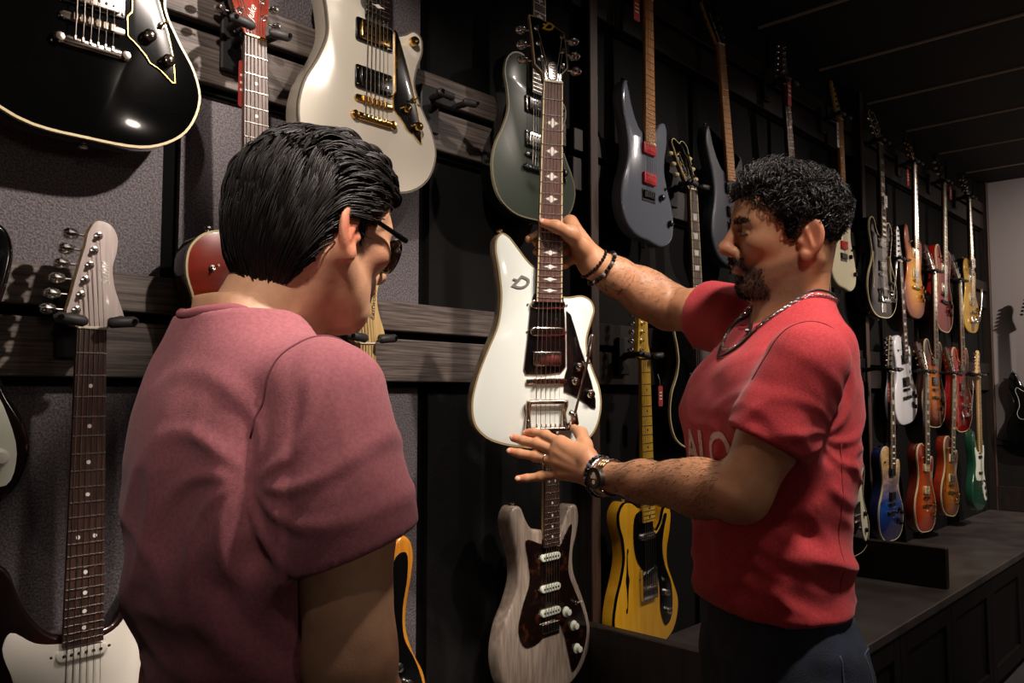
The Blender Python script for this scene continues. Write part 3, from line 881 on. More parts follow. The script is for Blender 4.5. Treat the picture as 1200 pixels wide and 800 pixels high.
# finishes
F_white = mat('aged_white_lacquer', '#e3dccb', .18, coat=1.0)
F_side = mat('grey_white_side', '#a79f90', .25, coat=.8)
F_green = mat('military_green_satin', '#4f584e', .32, coat=.35)
F_mintwhite = mat('vintage_white_lacquer', '#dfe6df', .16, coat=1.0)
F_grey = mat('slate_grey_gloss', '#6f7480', .15, coat=1.0)
F_navy = mat('satin_midnight_blue', '#262933', .45)
F_redfig = burst('cherry_quilt', '#c4461d', '#a8321a', '#8a2415', cy=-.58, rx=.2, ry=.3, fig=.55)
F_darkbr = mat('dark_brown_gloss', '#2c130b', .25, coat=.8)
F_tobac = burst('dark_tobacco_burst', '#5a2014', '#2a0c08', '#090404')
F_amber = mat('amber_gloss', '#b5701c', .22, coat=.9, col2='#c98a30', nscale=10, stretch=(8, 1, 4))
F_natural = mat('white_limed_ash', '#85766a', .3, coat=.5, col2='#a8998b', nscale=16, stretch=(9, 1, 4), detail=7)
F_tort = mat('tortoiseshell', '#120806', .2, coat=.8, col2='#472310', nscale=45, contrast=(.55, .75))
F_yellow = mat('butterscotch_gloss', '#d89c1a', .2, coat=.9, col2='#e0aa2c', nscale=8, stretch=(9, 1, 4))
F_cream = mat('ivory_satin', '#d6cda9', .35, coat=.3)
F_sun = burst('honey_sunburst', '#e8b02a', '#c9761c', '#7a3a1c', fig=.25)
F_wine = mat('wine_stripe', '#6e1a18', .22, coat=.9, col2='#94302a', nscale=10, stretch=(10, 1, 4), kind='wave')
F_gold = mat('amber_gold', '#a87c1c', .25, coat=.9, col2='#c29a34', nscale=14)
F_snow = mat('snow_white_gloss', '#e6e6ea', .2, coat=1.0)
F_tsun = burst('tobacco_sunburst', '#d87a1e', '#8a3a12', '#2a0c06', rx=.18)
F_cher = mat('cherry_red_gloss', '#8f1414', .18, coat=1.0)
F_bluefade = burst('blue_burl_fade', '#c8a06c', '#1c4a98', '#0d1650', cy=-.55, ry=.21, fig=.7, linear=True)
F_orange = burst('orange_cherry_burst', '#c8581c', '#a83a14', '#86240f', fig=.2)
F_isun = burst('iced_tea_burst', '#c8821f', '#a0561a', '#5a260e', fig=.3)
F_sea = mat('deep_green_gloss', '#1d4a34', .2, coat=.9)
F_maplehead = mat('silvered_maple_head', '#b9aaa6', .3, coat=.6, col2='#cdbfb8', nscale=14, stretch=(10, 1, 4))
F_redhead = mat('red_quilt_head', '#6a1e10', .25, coat=.9, col2='#92301c', nscale=40, stretch=(1, .5, 1))

GR = 'electric guitars hanging on the wall'
HANGS = []
def put(name, label, px, row, py_b, P, L=.80, px_n=None, y=1.33, hang=None, **kw):
    mw, k = hang_mw(px, row, py_b, L, y, px_n, **kw)
    P = dict(P); P['k'] = k
    g = guitar(name, label, GR, mw, P)
    if hang: HANGS.append((mw, hang))
    return g

# ---- bay one, top row
SPk = dict(outline=O_SP, scale=.628, zf=-.014, t=.046, head='step', heel=-.42, nf=22, tail=(-.664, -.004),
           bridge=[('tom', -.628), ('stop', -.664)], neck=M_mahog, inlay='diamond', headm=M_black,
           knobs=[(.080, -.622, 'dome', M_gold), (.110, -.652, 'dome', M_gold), (.098, -.474, 'dome', M_gold)], switch=[(.100, -.598, M_gold)])
put('electric_guitar', 'glossy black single-cut guitar with cream binding, cropped by the top left corner', 108, 'A+', 160,
    dict(SPk, top=M_black, side=M_black, bind=M_cream, hw=M_nickel, fb=M_ebony, fbind=M_cream, guards=star_guard(M_gold),
         pickups=[('hb', -.490, M_blkpl, M_blkpl, M_gold), ('hb', -.585, M_blkpl, M_nickel, M_nickel)], knobs=[(.080, -.622, 'dome', M_nickel), (.110, -.652, 'dome', M_nickel), (.098, -.474, 'dome', M_nickel)]), L=.80)
g = put('electric_guitar', 'ivory white single-cut guitar with gold hardware above the dark-haired man', 441, 'A+', 219,
        dict(SPk, top=F_white, side=F_side, bind=mat('grey_binding', '#6b6457', .4), bw=.003, hw=M_gold, fb=M_ebony, guards=star_guard(M_gold),
             pickups=[('hb', -.490, M_blkpl, M_gold, M_blkpl), ('hb', -.585, M_blkpl, M_blkpl, M_gold)]), L=.80)
text_mesh('lettering', 'DUESENBERG', .009, M_gold, g, tmat(.062, -.515, -.0115, math.radians(84)), bold=.0002)
def d_mark(parent, x, y, z, s, m):
    """slanted D emblem with a bar through its stem"""
    e = text_mesh('emblem', 'D', s * 1.5, m, parent, tmat(x, y, z, math.radians(-18)), .45, .0012, s * .03)
    v, f = prism_vf([(-.55 * s, .02 * s), (-.1 * s, .02 * s), (-.06 * s, .18 * s), (-.5 * s, .18 * s)], -.001, .0013)
    mk('emblem_bar', v, f, m, e)
    return e
put('electric_guitar', 'dark green satin single-cut guitar behind the raised headstock', 633, 'A', 257,
    dict(SPk, top=F_green, side=M_black, bind=mat('olive_binding', '#8a8264', .4), hw=M_blkhw, fb=M_rose, fbind=M_cream, guards=star_guard(M_chrome),
         pickups=[('hb', -.490, M_blkpl, M_blkpl, M_chrome), ('hb', -.585, M_blkpl, M_chrome, M_blkpl)], knobs=[(.080, -.622, 'dome', M_blkhw), (.110, -.652, 'dome', M_blkhw), (.098, -.474, 'dome', M_blkhw)],
         switch=[(.100, -.598, M_blkhw)]), L=.80)
# ---- bay one, middle row
g = put('electric_guitar', 'cherry red quilted single-cut guitar partly hidden behind the dark-haired man\'s head', 303, 'B', None,
        lp_common(M_chrome, M_chrome, M_cream, M_chrome, 'knob', M_cream, top=F_redfig, side=F_darkbr, bind=M_cream, fb=M_rosehi, inlay='dot', fbind=None, headm=F_redhead, head='open', headside=F_darkbr, nutm=M_gold, switch=[(-.078, -.425, M_chrome)], strap2=(-.075, -.361)),
        px_n=300, hang='black wall hanger gripping the red headstock at the top left')
text_mesh('lettering', 'Juke', .02, M_pearl, child_named(g, 'headstock'), tmat(0, .05, .0003, math.radians(70)), .3)
put('electric_guitar', 'black double-cut guitar with mint pickguard at the left edge of the picture', -122, 'B', None,
    st_common(top=M_black, side=M_black, guards=[(ST_GUARD, M_mint, None)], hw=M_chrome), L=.83)
# ---- bay one, bottom row
g = put('electric_guitar', 'dark sunburst guitar with cream pickguard and pale silvery headstock at the left', 90, 'C', None,
        st_common(top=F_tobac, side=M_black, guards=[(ST_GUARD, M_white, None)], headm=F_maplehead, bsc=1.25, hw=M_chrome, fb=M_rose), L=.83, px_n=108,
        hang='black wall hanger under the pale silvery headstock at the left')
text_mesh('lettering', 'Suhr', .020, M_pearl, child_named(g, 'headstock'), tmat(.019, .085, .0003, math.radians(96)), .3)
g = put('electric_guitar', 'amber guitar with black pickguard and flamed maple headstock behind the dark-haired man\'s arm', 434, 'C', None,
        st_common(top=F_amber, side=F_amber, guards=[([(p[0] * 1.06, p[1] * 1.0) for p in ST_GUARD], M_blkpl, None)], pickups=[('sc', -.487, M_blkpl, M_nickel), ('sc', -.553, M_blkpl, M_nickel), ('hb', -.615, None, M_blkpl, M_nickel)],
                  knobs=[(.075, -.655, 'dome', M_chrome), (.100, -.695, 'dome', M_chrome), (.118, -.735, 'dome', M_chrome)], fb=M_maple, inlm=M_ebony, bev=.006, topbev=.010), L=.83, px_n=430,
        hang='black wall hanger under the flamed maple headstock beside the dark-haired man\'s chin')
text_mesh('lettering', 'Eastwood', .016, M_ink, child_named(g, 'headstock'), tmat(.021, .078, .0003, math.radians(84)), .35)
put('electric_guitar', 'pale limed ash guitar with dark tortoiseshell pickguard under the pointing hand', 648, 'C', None,
    st_common(outline=O_BD, top=F_natural, side=F_natural, bev=.006, topbev=.010, guards=[([(-.03, -.465), (-.085, -.45), (-.078, -.50), (-.072, -.55), (-.10, -.61), (-.112, -.66), (-.09, -.70), (-.04, -.70), (.03, -.665), (.055, -.70), (.075, -.76), (.09, -.80), (.125, -.77), (.148, -.71), (.132, -.655), (.10, -.60), (.075, -.55), (.078, -.50), (.088, -.43), (.06, -.455), (.04, -.48), (.02, -.472)], F_tort, None)],
              pickups=[('sc', -.50, M_mint, M_blkpl), ('sc', -.575, M_mint, M_blkpl), ('sc', -.645 + .012, M_mint, M_blkpl)], knobs=[(.062, -.645, 'skirt', M_mint), (.092, -.685, 'skirt', M_mint), (.105, -.745, 'skirt', M_mint)],
              switch=[(.104, -.63, M_mint)], bridge=[('trem', -.660, False)], hw=M_nickel, strap2=(-.112, -.370)), L=.84)
# ---- bay two
SSk = dict(outline=O_SS, scale=.648, zf=-.012, t=.042, head='spike', heel=-.455, nf=24, tail=None, bridge=[('trem', -.648, False)], neck=M_roast, fb=M_roast, inlm=M_ebony, inlay=None, headm=M_blkpl, hw=M_blkhw, tuner=M_blkhw,
           knobs=[(.072, -.655, 'knob', M_blkhw), (.122, -.735, 'knob', M_blkhw)], switch=[(.10, -.62, M_blkhw)], strap2=(-.112, -.306))
M_redpu = mat('red_pickup', '#c8242a', .4)
put('electric_guitar', 'glossy slate grey guitar with two red pickups and maple neck', 764, 'A', 262,
    dict(SSk, top=F_grey, side=F_grey, pickups=[('hb', -.505, None, M_redpu, M_redpu), ('hb', -.605, None, M_redpu, M_redpu)], topbev=.010), L=.82)
put('electric_guitar', 'dark midnight blue guitar with maple neck behind the bearded man\'s face', 866, 'A', 318,
    dict(SSk, top=F_navy, side=F_navy, pickups=[('hb', -.52, None, M_blkpl, M_blkpl), ('hb', -.605, None, M_blkpl, M_blkpl)], head='open', headm=M_blkpl, topbev=.012), L=.82, px_n=846)
put('electric_guitar', 'brown necked guitar with a curled red tag rising above the curly-haired man', 941, 'A', None,
    st_common(top=F_tobac, side=M_black, guards=[(ST_GUARD, M_white, None)], fb=M_mahog, neck=M_mahog, headm=F_darkbr, hi=0), L=.83, px_n=922,
    hang='black wall hanger of the brown necked guitar above the curly hair')
put('electric_guitar', 'ivory satin guitar with red pickups and yellow pointed headstock behind the curly-haired man', 993, 'A', 337,
    dict(SSk, top=F_cream, side=F_cream, hi=1, pickups=[('hb', -.505, None, M_redpu, M_redpu), ('hb', -.605, None, M_redpu, M_redpu)], headm=mat('yellow_head', '#c9b455', .4), topbev=.010), L=.82, px_n=986,
    hang='black wall hanger under the yellow pointed headstock')
put('electric_guitar', 'black single-cut guitar with gold pickups, cream binding and trapezoid inlays', 826, 'B', 524,
    lp_common(M_gold, M_gold, None, M_cream, 'knob', M_gold, top=M_black, side=M_black, fb=M_rosehi, hbind=M_cream, tbutton=M_cream, htilt=-15), px_n=813,
    hang='black wall hanger between the grey and blue guitars')
put('electric_guitar', 'rosewood necked guitar showing only a sliver behind the bearded man\'s neck', 984, 'B', None,
    lp_common(M_chrome, M_chrome, M_blkpl, M_chrome, 'knob', M_blkpl, top=M_black, side=M_black, bind=None, hi=0), px_n=966)
put('electric_guitar', 'butterscotch yellow semi-hollow guitar with black pickguard and sound hole', 765, 'C', 764,
    dict(outline=O_TE, scale=.648, zf=-.012, t=.044, head='tele', heel=-.43, nf=21, tail=None, bridge=[('tele', -.648)], neck=M_yelneck, fb=M_yelneck, inlm=M_ebony, headm=M_yelneck, hw=M_chrome,
         top=F_yellow, side=F_yellow, bind=M_blkpl, bw=.003, nutm=M_blkpl, fholes=[(-.098, -.615, .085, 1)],
         guards=[([(-.028, -.43), (-.055, -.44), (-.066, -.50), (-.055, -.56), (-.02, -.60), (.035, -.615), (.055, -.64), (.06, -.68), (.062, -.73), (.085, -.775), (.112, -.765), (.125, -.72), (.12, -.66), (.088, -.60), (.078, -.55), (.088, -.50), (.105, -.455), (.095, -.452), (.07, -.49), (.045, -.505), (.03, -.48), (.03, -.43)], M_blkpl, None)],
         pickups=[('sc', -.505, M_chrome, M_chrome)], knobs=[(.085, -.68, 'dome', M_chrome), (.095, -.735, 'dome', M_chrome)], switch=[(.075, -.64, M_blkpl)], strap2=(-.085, -.403)), L=.83, px_n=757,
    hang='black wall hanger under the yellow headstock')
put('electric_guitar', 'black bound guitar with ivory pickguard beside the man\'s red sleeve', 1008, 'C', 651,
    dict(outline=O_TE, scale=.648, zf=-.012, t=.044, head='tele', heel=-.43, nf=21, tail=None, bridge=[('tele', -.648)], neck=M_maple, fb=M_rose, headm=M_yelneck, hw=M_chrome, top=M_black, side=M_black, bind=M_cream,
         guards=[([(-.028, -.43), (-.05, -.43), (-.075, -.48), (-.075, -.55), (-.045, -.60), (-.01, -.61), (.04, -.62), (.06, -.68), (.075, -.75), (.105, -.785), (.135, -.75), (.13, -.69), (.098, -.62), (.085, -.56), (.09, -.50), (.115, -.45), (.10, -.45), (.07, -.49), (.045, -.505), (.03, -.48), (.03, -.43)], mat('ivory_plastic', '#e6e0c4', .35), None)],
         pickups=[('hb', -.515, None, M_chrome, M_chrome)], knobs=[(.095, -.66, 'knob', M_blkhw), (.105, -.735, 'knob', M_blkhw)], hi=0), L=.83, px_n=998, y=1.275)
# ---- bay three, top row
put('electric_guitar', 'black hollow archtop guitar with cream binding beside the divider post', 1040, 'A', 372,
    dict(outline=O_ES, scale=.628, zf=-.016, t=.06, head='open', heel=-.42, nf=21, tail=(-.73, .0), bridge=[('tom', -.628), ('bigsby', -.70)], neck=M_mahog, fb=M_rose, fbind=M_cream, inlay='block', headm=M_black, hbind=M_cream, hw=M_chrome, top=M_black, side=M_black, bind=M_cream,
         fholes=[(-.115, -.61, .08, 1, M_cream), (.115, -.61, .08, -1, M_cream)], pickups=[('hb', -.475, M_blkpl, M_chrome, M_chrome), ('hb', -.585, M_blkpl, M_chrome, M_chrome)],
         knobs=[(.11, -.66, 'dome', M_chrome), (.14, -.70, 'dome', M_chrome), (.12, -.74, 'dome', M_chrome)], hi=0), L=.83, px_n=1033, hang='black wall hanger of the black archtop guitar')
put('electric_guitar', 'honey sunburst double-cut guitar with gold hardware on the far top row', 1077, 'A', 373,
    lp_common(M_gold, M_chrome, M_cream, M_chrome, 'knob', M_gold, outline=O_ST, top=F_sun, side=F_tobac, bind=None, tbutton=M_gold, hi=0, heel=-.43), px_n=1073, L=.83, hang='black wall hanger of the honey sunburst guitar')
put('electric_guitar', 'wine red striped double-cut guitar on the far top row', 1110, 'A', 389,
    lp_common(M_blkhw, M_chrome, M_cream, M_chrome, 'knob', M_blkhw, outline=O_ESN, top=F_wine, side=F_cher, bind=M_cream, tbutton=M_cream, hi=0, heel=-.43, fholes=[(-.11, -.61, .08, 1, M_cream)]), px_n=1108, L=.83, hang='black wall hanger of the wine red guitar')
put('electric_guitar', 'amber gold guitar with long vibrato arm nearest the pale wall', 1143, 'A', 390,
    lp_common(M_chrome, M_chrome, M_cream, M_chrome, 'knob', M_gold, outline=O_LP, top=F_gold, side=M_black, bind=None, hi=0, bridge=[('tom', -.628), ('bigsby', -.68)], heel=-.40), px_n=1137, L=.80, hang='black wall hanger of the amber gold guitar')
# ---- bay three, middle row
put('electric_guitar', 'snow white single-cut guitar with black hardware on the far middle row', 1068, 'B', 498,
    lp_common(M_blkhw, M_blkpl, M_blkpl, M_chrome, 'knob', M_blkhw, top=F_snow, side=F_snow, bind=None, headm=F_snow, head='pad', fbind=None, hi=0), px_n=1056, hang='black wall hanger of the snow white guitar')
put('electric_guitar', 'tobacco sunburst semi-hollow guitar on the far middle row', 1100, 'B', 501,
    dict(outline=O_ES, scale=.628, zf=-.016, t=.05, head='open', heel=-.42, nf=22, tail=(-.67, .0), bridge=[('tom', -.628), ('stop', -.67)], neck=M_mahog, fb=M_rose, fbind=M_cream, headm=M_black, hw=M_gold, top=F_tsun, side=F_darkbr, bind=M_cream,
         fholes=[(-.115, -.61, .08, 1), (.115, -.61, .08, -1)], pickups=[('hb', -.475, M_blkpl, M_chrome, M_chrome), ('hb', -.585, M_blkpl, M_chrome, M_chrome)], knobs=[(.10, -.68, 'knob', M_blkpl), (.13, -.70, 'knob', M_blkpl), (.09, -.73, 'knob', M_blkpl)], hi=0), L=.83, px_n=1096,
    hang='black wall hanger of the tobacco sunburst guitar')
put('electric_guitar', 'glossy cherry red semi-hollow guitar with chrome vibrato on the far middle row', 1133, 'B', 506,
    dict(outline=O_ES, scale=.628, zf=-.016, t=.05, head='open', heel=-.42, nf=22, tail=(-.73, .0), bridge=[('tom', -.628), ('bigsby', -.69)], neck=M_mahog, fb=M_rose, fbind=M_cream, headm=M_black, hw=M_chrome, top=F_cher, side=F_cher, bind=M_cream,
         fholes=[(-.115, -.61, .08, 1, M_cream), (.115, -.61, .08, -1, M_cream)], pickups=[('hb', -.475, M_blkpl, M_chrome, M_chrome), ('hb', -.585, M_blkpl, M_chrome, M_chrome)], knobs=[(.10, -.68, 'dome', M_chrome), (.13, -.70, 'dome', M_chrome)], hi=0), L=.83, px_n=1126,
    hang='black wall hanger of the cherry red guitar')
# ---- bay three, bottom row
put('electric_guitar', 'blue burl fade guitar with natural wood upper body beside the divider post', 1049, 'C', 634,
    lp_common(M_blkhw, M_blkpl, None, M_blkpl, 'knob', M_blkhw, top=F_bluefade, side=mat('navy_side', '#11163a', .3, coat=.6), bind=M_cream, bw=.003, head='pad', headm=M_black, hbind=M_cream, hi=0), px_n=1046, y=1.275, hang='black wall hanger of the blue burl fade guitar')
put('electric_guitar', 'orange cherry single-cut guitar with cream pickups on the far bottom row', 1089, 'C', 624,
    lp_common(M_gold, M_cream, None, M_gold, 'knob', M_gold, top=F_orange, side=mat('cherry_side', '#57170c', .25, coat=.8), hi=0), px_n=1087, y=1.275, hang='black wall hanger of the orange cherry guitar')
put('electric_guitar', 'amber brown burst single-cut guitar with sound hole on the far bottom row', 1117, 'C', 607,
    lp_common(M_gold, M_chrome, M_cream, M_chrome, 'knob', M_gold, top=F_isun, side=F_orange, fholes=[(-.10, -.60, .07, 1)], hi=0), px_n=1119, y=1.275, hang='black wall hanger of the amber brown guitar')
put('electric_guitar', 'deep green guitar with white pickguard and maple neck nearest the pale wall', 1152, 'C', 598,
    st_common(top=F_sea, side=F_sea, guards=[(ST_GUARD, M_mint, None)], fb=M_maple, inlm=M_ebony, headm=M_maple, knobs=[(.075, -.655, 'skirt', M_blkpl), (.100, -.695, 'skirt', M_blkpl), (.118, -.735, 'skirt', M_blkpl)],
              pickups=[('sc', -.50, M_blkpl, M_chrome), ('sc', -.60, M_blkpl, M_chrome)], hi=0), L=.83, px_n=1148, y=1.275, hang='black wall hanger of the deep green guitar')
# ---- far wall
xw = END_X - .12
d = CF + CR * ((1208 - 600) / FPX) + CU * ((400 - 373) / FPX)
Np = C0 + d * (xw / d.x)
R = Matrix(((0, -1, 0), (0, 0, 1), (-1, 0, 0))).transposed().to_4x4()
guitar('electric_guitar', 'glossy black guitar on the pale far wall at the right edge', GR, Matrix.Translation(Np) @ R,
       st_common(top=M_black, side=M_black, guards=[(ST_GUARD, M_blkpl, M_white)], headm=M_black, tuner=M_blkhw, hw=M_chrome, hi=0))
for mw, lb in HANGS: hanger(mw, lb)
mwx, _ = hang_mw(528, 'B', None)
hanger(mwx, 'empty black wall hanger between the ivory and green guitars')

# ---- hang tags
def hang_tag(px, py, w, h, m, label, y=1.315, tilt=0.):
    c = G(px, py, y)
    r = empty('price_tag', Matrix.Translation(c) @ Matrix.Rotation(tilt, 4, 'Y')); tag(r, label, 'tag', 'price tags on the guitars')
    mk('card', *[(lambda vf: ([(a, -c2, b) for a, b, c2 in vf[0]], vf[1]))(prism_vf(rrect(w, h, .004, 2), -.0008, .0008))][0], m, r)
    tube('cord', [(0, 0, h / 2 - .003), (.002, .004, h / 2 + .02), (.004, .012, h / 2 + .035)], .0008, M_string, r, 5)
    v, f = join_vf([box_vf(0, -.0012, h * .18 - i * h * .16, w * .6, .0004, h * .05) for i in range(3)])
    stuffy(mk('printing', v, f, M_ink if m is M_whtag else M_white, r))
hang_tag(746, 10, .03, .075, M_redtag, 'narrow red price tag hanging beside the slate grey guitar neck', y=1.345)
hang_tag(925, 107, .030, .11, M_redtag, 'curled red tag on the brown neck above the curly-haired man', y=1.318)
hang_tag(982, 158, .022, .11, M_whtag, 'white price tag beside the ivory guitar neck', y=1.335)
hang_tag(1038, 236, .04, .055, M_whtag, 'white price tag on the black archtop guitar neck', y=1.315)
hang_tag(1064, 208, .03, .085, M_redtag, 'red price tag left of the honey sunburst guitar neck', y=1.335)
hang_tag(1114, 226, .04, .075, M_redtag, 'red price tag on the wine red guitar neck', y=1.315)
hang_tag(1142, 308, .03, .055, M_whtag, 'white price tag on the amber gold guitar body', y=1.31)
hang_tag(1042, 460, .025, .085, M_redtag, 'red price tag beside the blue burl fade guitar neck', y=1.285)
hang_tag(283, 98, .012, .085, M_redtag, 'thin red price tag beside the red guitar\'s neck', y=1.345)
hang_tag(774, 464, .022, .06, M_redtag, 'small red price tag beside the yellow guitar neck', y=1.345)

# ---- the guitar being held
def hp(px, py): return ((px - (648.5 - .0165 * (py - 97))) * .00183, -(py - 97) * .00179)
HZ = 1.66
nut = W(648.5, 97, HZ); bot = W(641, 526, HZ + .01)
upv = (nut - bot).normalized()
nrm = (-CF * math.cos(math.radians(18)) + CR * math.sin(math.radians(18)))
nrm = (nrm - upv * nrm.dot(upv)).normalized()
xa = upv.cross(nrm).normalized()
mwh = Matrix.Translation(nut) @ Matrix((xa, upv, nrm)).transposed().to_4x4()
kh = (nut - bot).length / .7705
M_steel0 = mat('satin_steel', '#9a9894', .45, .8)
held = guitar('electric_guitar', 'vintage white offset guitar with vibrato arm held up by the man in red', 'guitar in the hands', mwh,
    dict(outline=O_HELD, scale=.628, k=kh, zf=-.014, t=.042, head='step', headm=M_black, heel=-.42, nf=22, fb=mat('warm_rosewood', '#4a302a', .42, col2='#6b4a42', nscale=18, stretch=(14, 1, 8)), fbind=M_cream, bind=mat('tan_binding', '#8d7a55', .4), bw=.0035, neck=M_mahog, inlay='diamond', trc='ribbed', hbind=mat('tan_binding'),
         top=F_mintwhite, side=mat('tan_side', '#9b8b66', .3, coat=.6), hw=M_nickel, tuner=M_chrome, bsc=1.2, strap2=hp(589, 277), htilt=-14,
         guards=[([hp(*p) for p in ((627, 344), (623, 360), (619, 400), (615, 434), (618, 440), (640, 440.5), (661, 438), (667, 431), (667, 400), (666, 372), (664, 348), (658, 345))], M_blkpl, M_chrome, False),
                 ([hp(*p) for p in ((668, 364), (673, 368), (679, 386), (685, 406), (693, 428), (700, 450), (705, 470), (705, 481), (700, 480), (693, 475), (680, 466), (665, 460), (665, 445), (669, 432))], M_blkpl, M_blkhw, False)],
         pickups=[('lip', hp(645, 357)[1], M_nickel, M_nickel), ('lip', hp(645, 389)[1], M_nickel, M_nickel), ('mini', hp(645, 421)[1], None, M_nickel, M_blkpl)],
         bridge=[('tom', -.628), ('bigsby', hp(645, 474)[1])], tail=(hp(645, 474)[1] - .05, .002),
         knobs=[(*hp(683, 431), 'dome', M_nickel), (*hp(678, 448), 'dome', M_nickel), (*hp(697, 463), 'dome', M_nickel)], switch=[(*hp(692, 428), M_chrome)]))
d_mark(held, *hp(609.5, 332), -.0135, .028, M_steel0)
d_mark(child_named(held, 'headstock'), -.004, .128, .001, .019, mat('yellow_emblem', '#e0b62a', .4))
# black inserts of the two single-coil pickups
n = 0
for c in list(held.children):
    if c.name.split('.')[0] == 'pickup':
        n += 1
        if n <= 2: solid('pickup_insert', rrect(.068, .010, .0048, 4), -.0065, -.0045, M_blkpl, c)
# ================================================================== smooth-blend solid modelling for the figures
f32 = np.float32
def smin(a, b, k):
    if k <= 0: return np.minimum(a, b)
    h = np.maximum(k - np.abs(a - b), 0) / k
    return np.minimum(a, b) - h * h * (k * .25)
def smax(a, b, k): return -smin(-a, -b, k)
class Solid:
    def __init__(s): s.pr = []
    def cone(s, a, b, r1, r2=None, k=.01, op='u'):
        """rounded, tapered limb from a to b"""
        r2 = r1 if r2 is None else r2
        a = np.array(a, f32); b = np.array(b, f32); ba = b - a; L2 = float(ba @ ba) + 1e-12
        def fn(x, y, z):
            px, py, pz = x - a[0], y - a[1], z - a[2]
            t = np.clip((px * ba[0] + py * ba[1] + pz * ba[2]) / L2, 0, 1)
            return np.sqrt((px - t * ba[0]) ** 2 + (py - t * ba[1]) ** 2 + (pz - t * ba[2]) ** 2) - (r1 + (r2 - r1) * t)
        R = max(r1, r2)
        s.pr.append((fn, np.minimum(a, b) - R, np.maximum(a, b) + R, op, k)); return s
    def chain(s, pts, rads, k=.01, op='u'):
        for i in range(len(pts) - 1): s.cone(pts[i], pts[i + 1], rads[i], rads[i + 1], k, op)
        return s
    def ell(s, c, r, k=.01, op='u', rot=None):
        c = np.array(c, f32); r = np.array(r, f32)
        R = np.array(rot.to_matrix() if rot is not None else Matrix.Identity(3), f32).reshape(3, 3) if rot is None or hasattr(rot, 'to_matrix') else np.array(rot, f32)
        def fn(x, y, z):
            px, py, pz = x - c[0], y - c[1], z - c[2]
            qx = R[0, 0] * px + R[1, 0] * py + R[2, 0] * pz; qy = R[0, 1] * px + R[1, 1] * py + R[2, 1] * pz; qz = R[0, 2] * px + R[1, 2] * py + R[2, 2] * pz
            k0 = np.sqrt((qx / r[0]) ** 2 + (qy / r[1]) ** 2 + (qz / r[2]) ** 2)
            k1 = np.sqrt((qx / r[0] ** 2) ** 2 + (qy / r[1] ** 2) ** 2 + (qz / r[2] ** 2) ** 2) + 1e-6
            return k0 * (k0 - 1) / k1
        R_ = float(r.max())
        s.pr.append((fn, c - R_, c + R_, op, k)); return s
    def loft(s, st, k=.01, op='u', p=2.3):
        """trunk through stations (z, x centre, half width, half depth)"""
        st = sorted(st); zz = np.array([q[0] for q in st], f32)
        zi = np.linspace(zz[0], zz[-1], 64)
        def curve(vals):
            v = np.interp(zi, zz, vals)
            ker = np.array([1, 4, 6, 4, 1]) / 16.
            for _ in range(3): v = np.convolve(np.pad(v, 2, 'edge'), ker, 'valid')
            return v
        cx = curve([q[1] for q in st]); aa = curve([q[2] for q in st]); bb = curve([q[3] for q in st])
        def fn(x, y, z):
            zc = np.clip(z, zi[0], zi[-1])
            c = np.interp(zc, zi, cx).astype(f32); a = np.interp(zc, zi, aa).astype(f32); b = np.interp(zc, zi, bb).astype(f32)
            rr = ((np.abs(x - c) / b) ** p + (np.abs(y) / a) ** p) ** (1 / p)
            d = (rr - 1) * np.minimum(a, b)
            return np.maximum(d, np.maximum(z - zi[-1], zi[0] - z))
        R = max(max(q[2], q[3] + abs(q[1])) for q in st)
        s.pr.append((fn, np.array([-R, -R, zz[0]]), np.array([R, R, zz[-1]]), op, k)); return s
    def plane(s, p, n, k=.0, lo=None, hi=None):
        """keep what lies behind the plane (inside the optional region)"""
        p = np.array(p, f32); n = np.array(n, f32); n /= np.linalg.norm(n)
        fn = lambda x, y, z: (x - p[0]) * n[0] + (y - p[1]) * n[1] + (z - p[2]) * n[2]
        big = 9.
        s.pr.append((fn, np.array(lo if lo is not None else [-big] * 3), np.array(hi if hi is not None else [big] * 3), 'i', k)); return s
    def custom(s, fn, lo, hi, op='u', k=.01):
        s.pr.append((fn, np.array(lo), np.array(hi), op, k)); return s
    @staticmethod
    def comb(d, e, op, k):
        if op == 'u': return smin(d, e, k)
        if op == 's': return smax(d, -e, k)
        return smax(d, e, k)
    def at(s, P):
        P = np.asarray(P, f32); x, y, z = P[:, 0], P[:, 1], P[:, 2]
        d = np.full(len(P), 1.0, f32)
        for fn, lo, hi, op, k in s.pr:
            if op == 'i':
                m = np.all((P >= lo) & (P <= hi), axis=1)
                d[m] = s.comb(d[m], fn(x[m], y[m], z[m]), op, k)
            else: d = s.comb(d, fn(x, y, z).astype(f32), op, k)
        return d
    def grad(s, P, e=.002):
        g = np.stack([s.at(P + np.array(o, f32)) - s.at(P - np.array(o, f32)) for o in ((e, 0, 0), (0, e, 0), (0, 0, e))], 1)
        return g / (np.linalg.norm(g, axis=1, keepdims=True) + 1e-9)
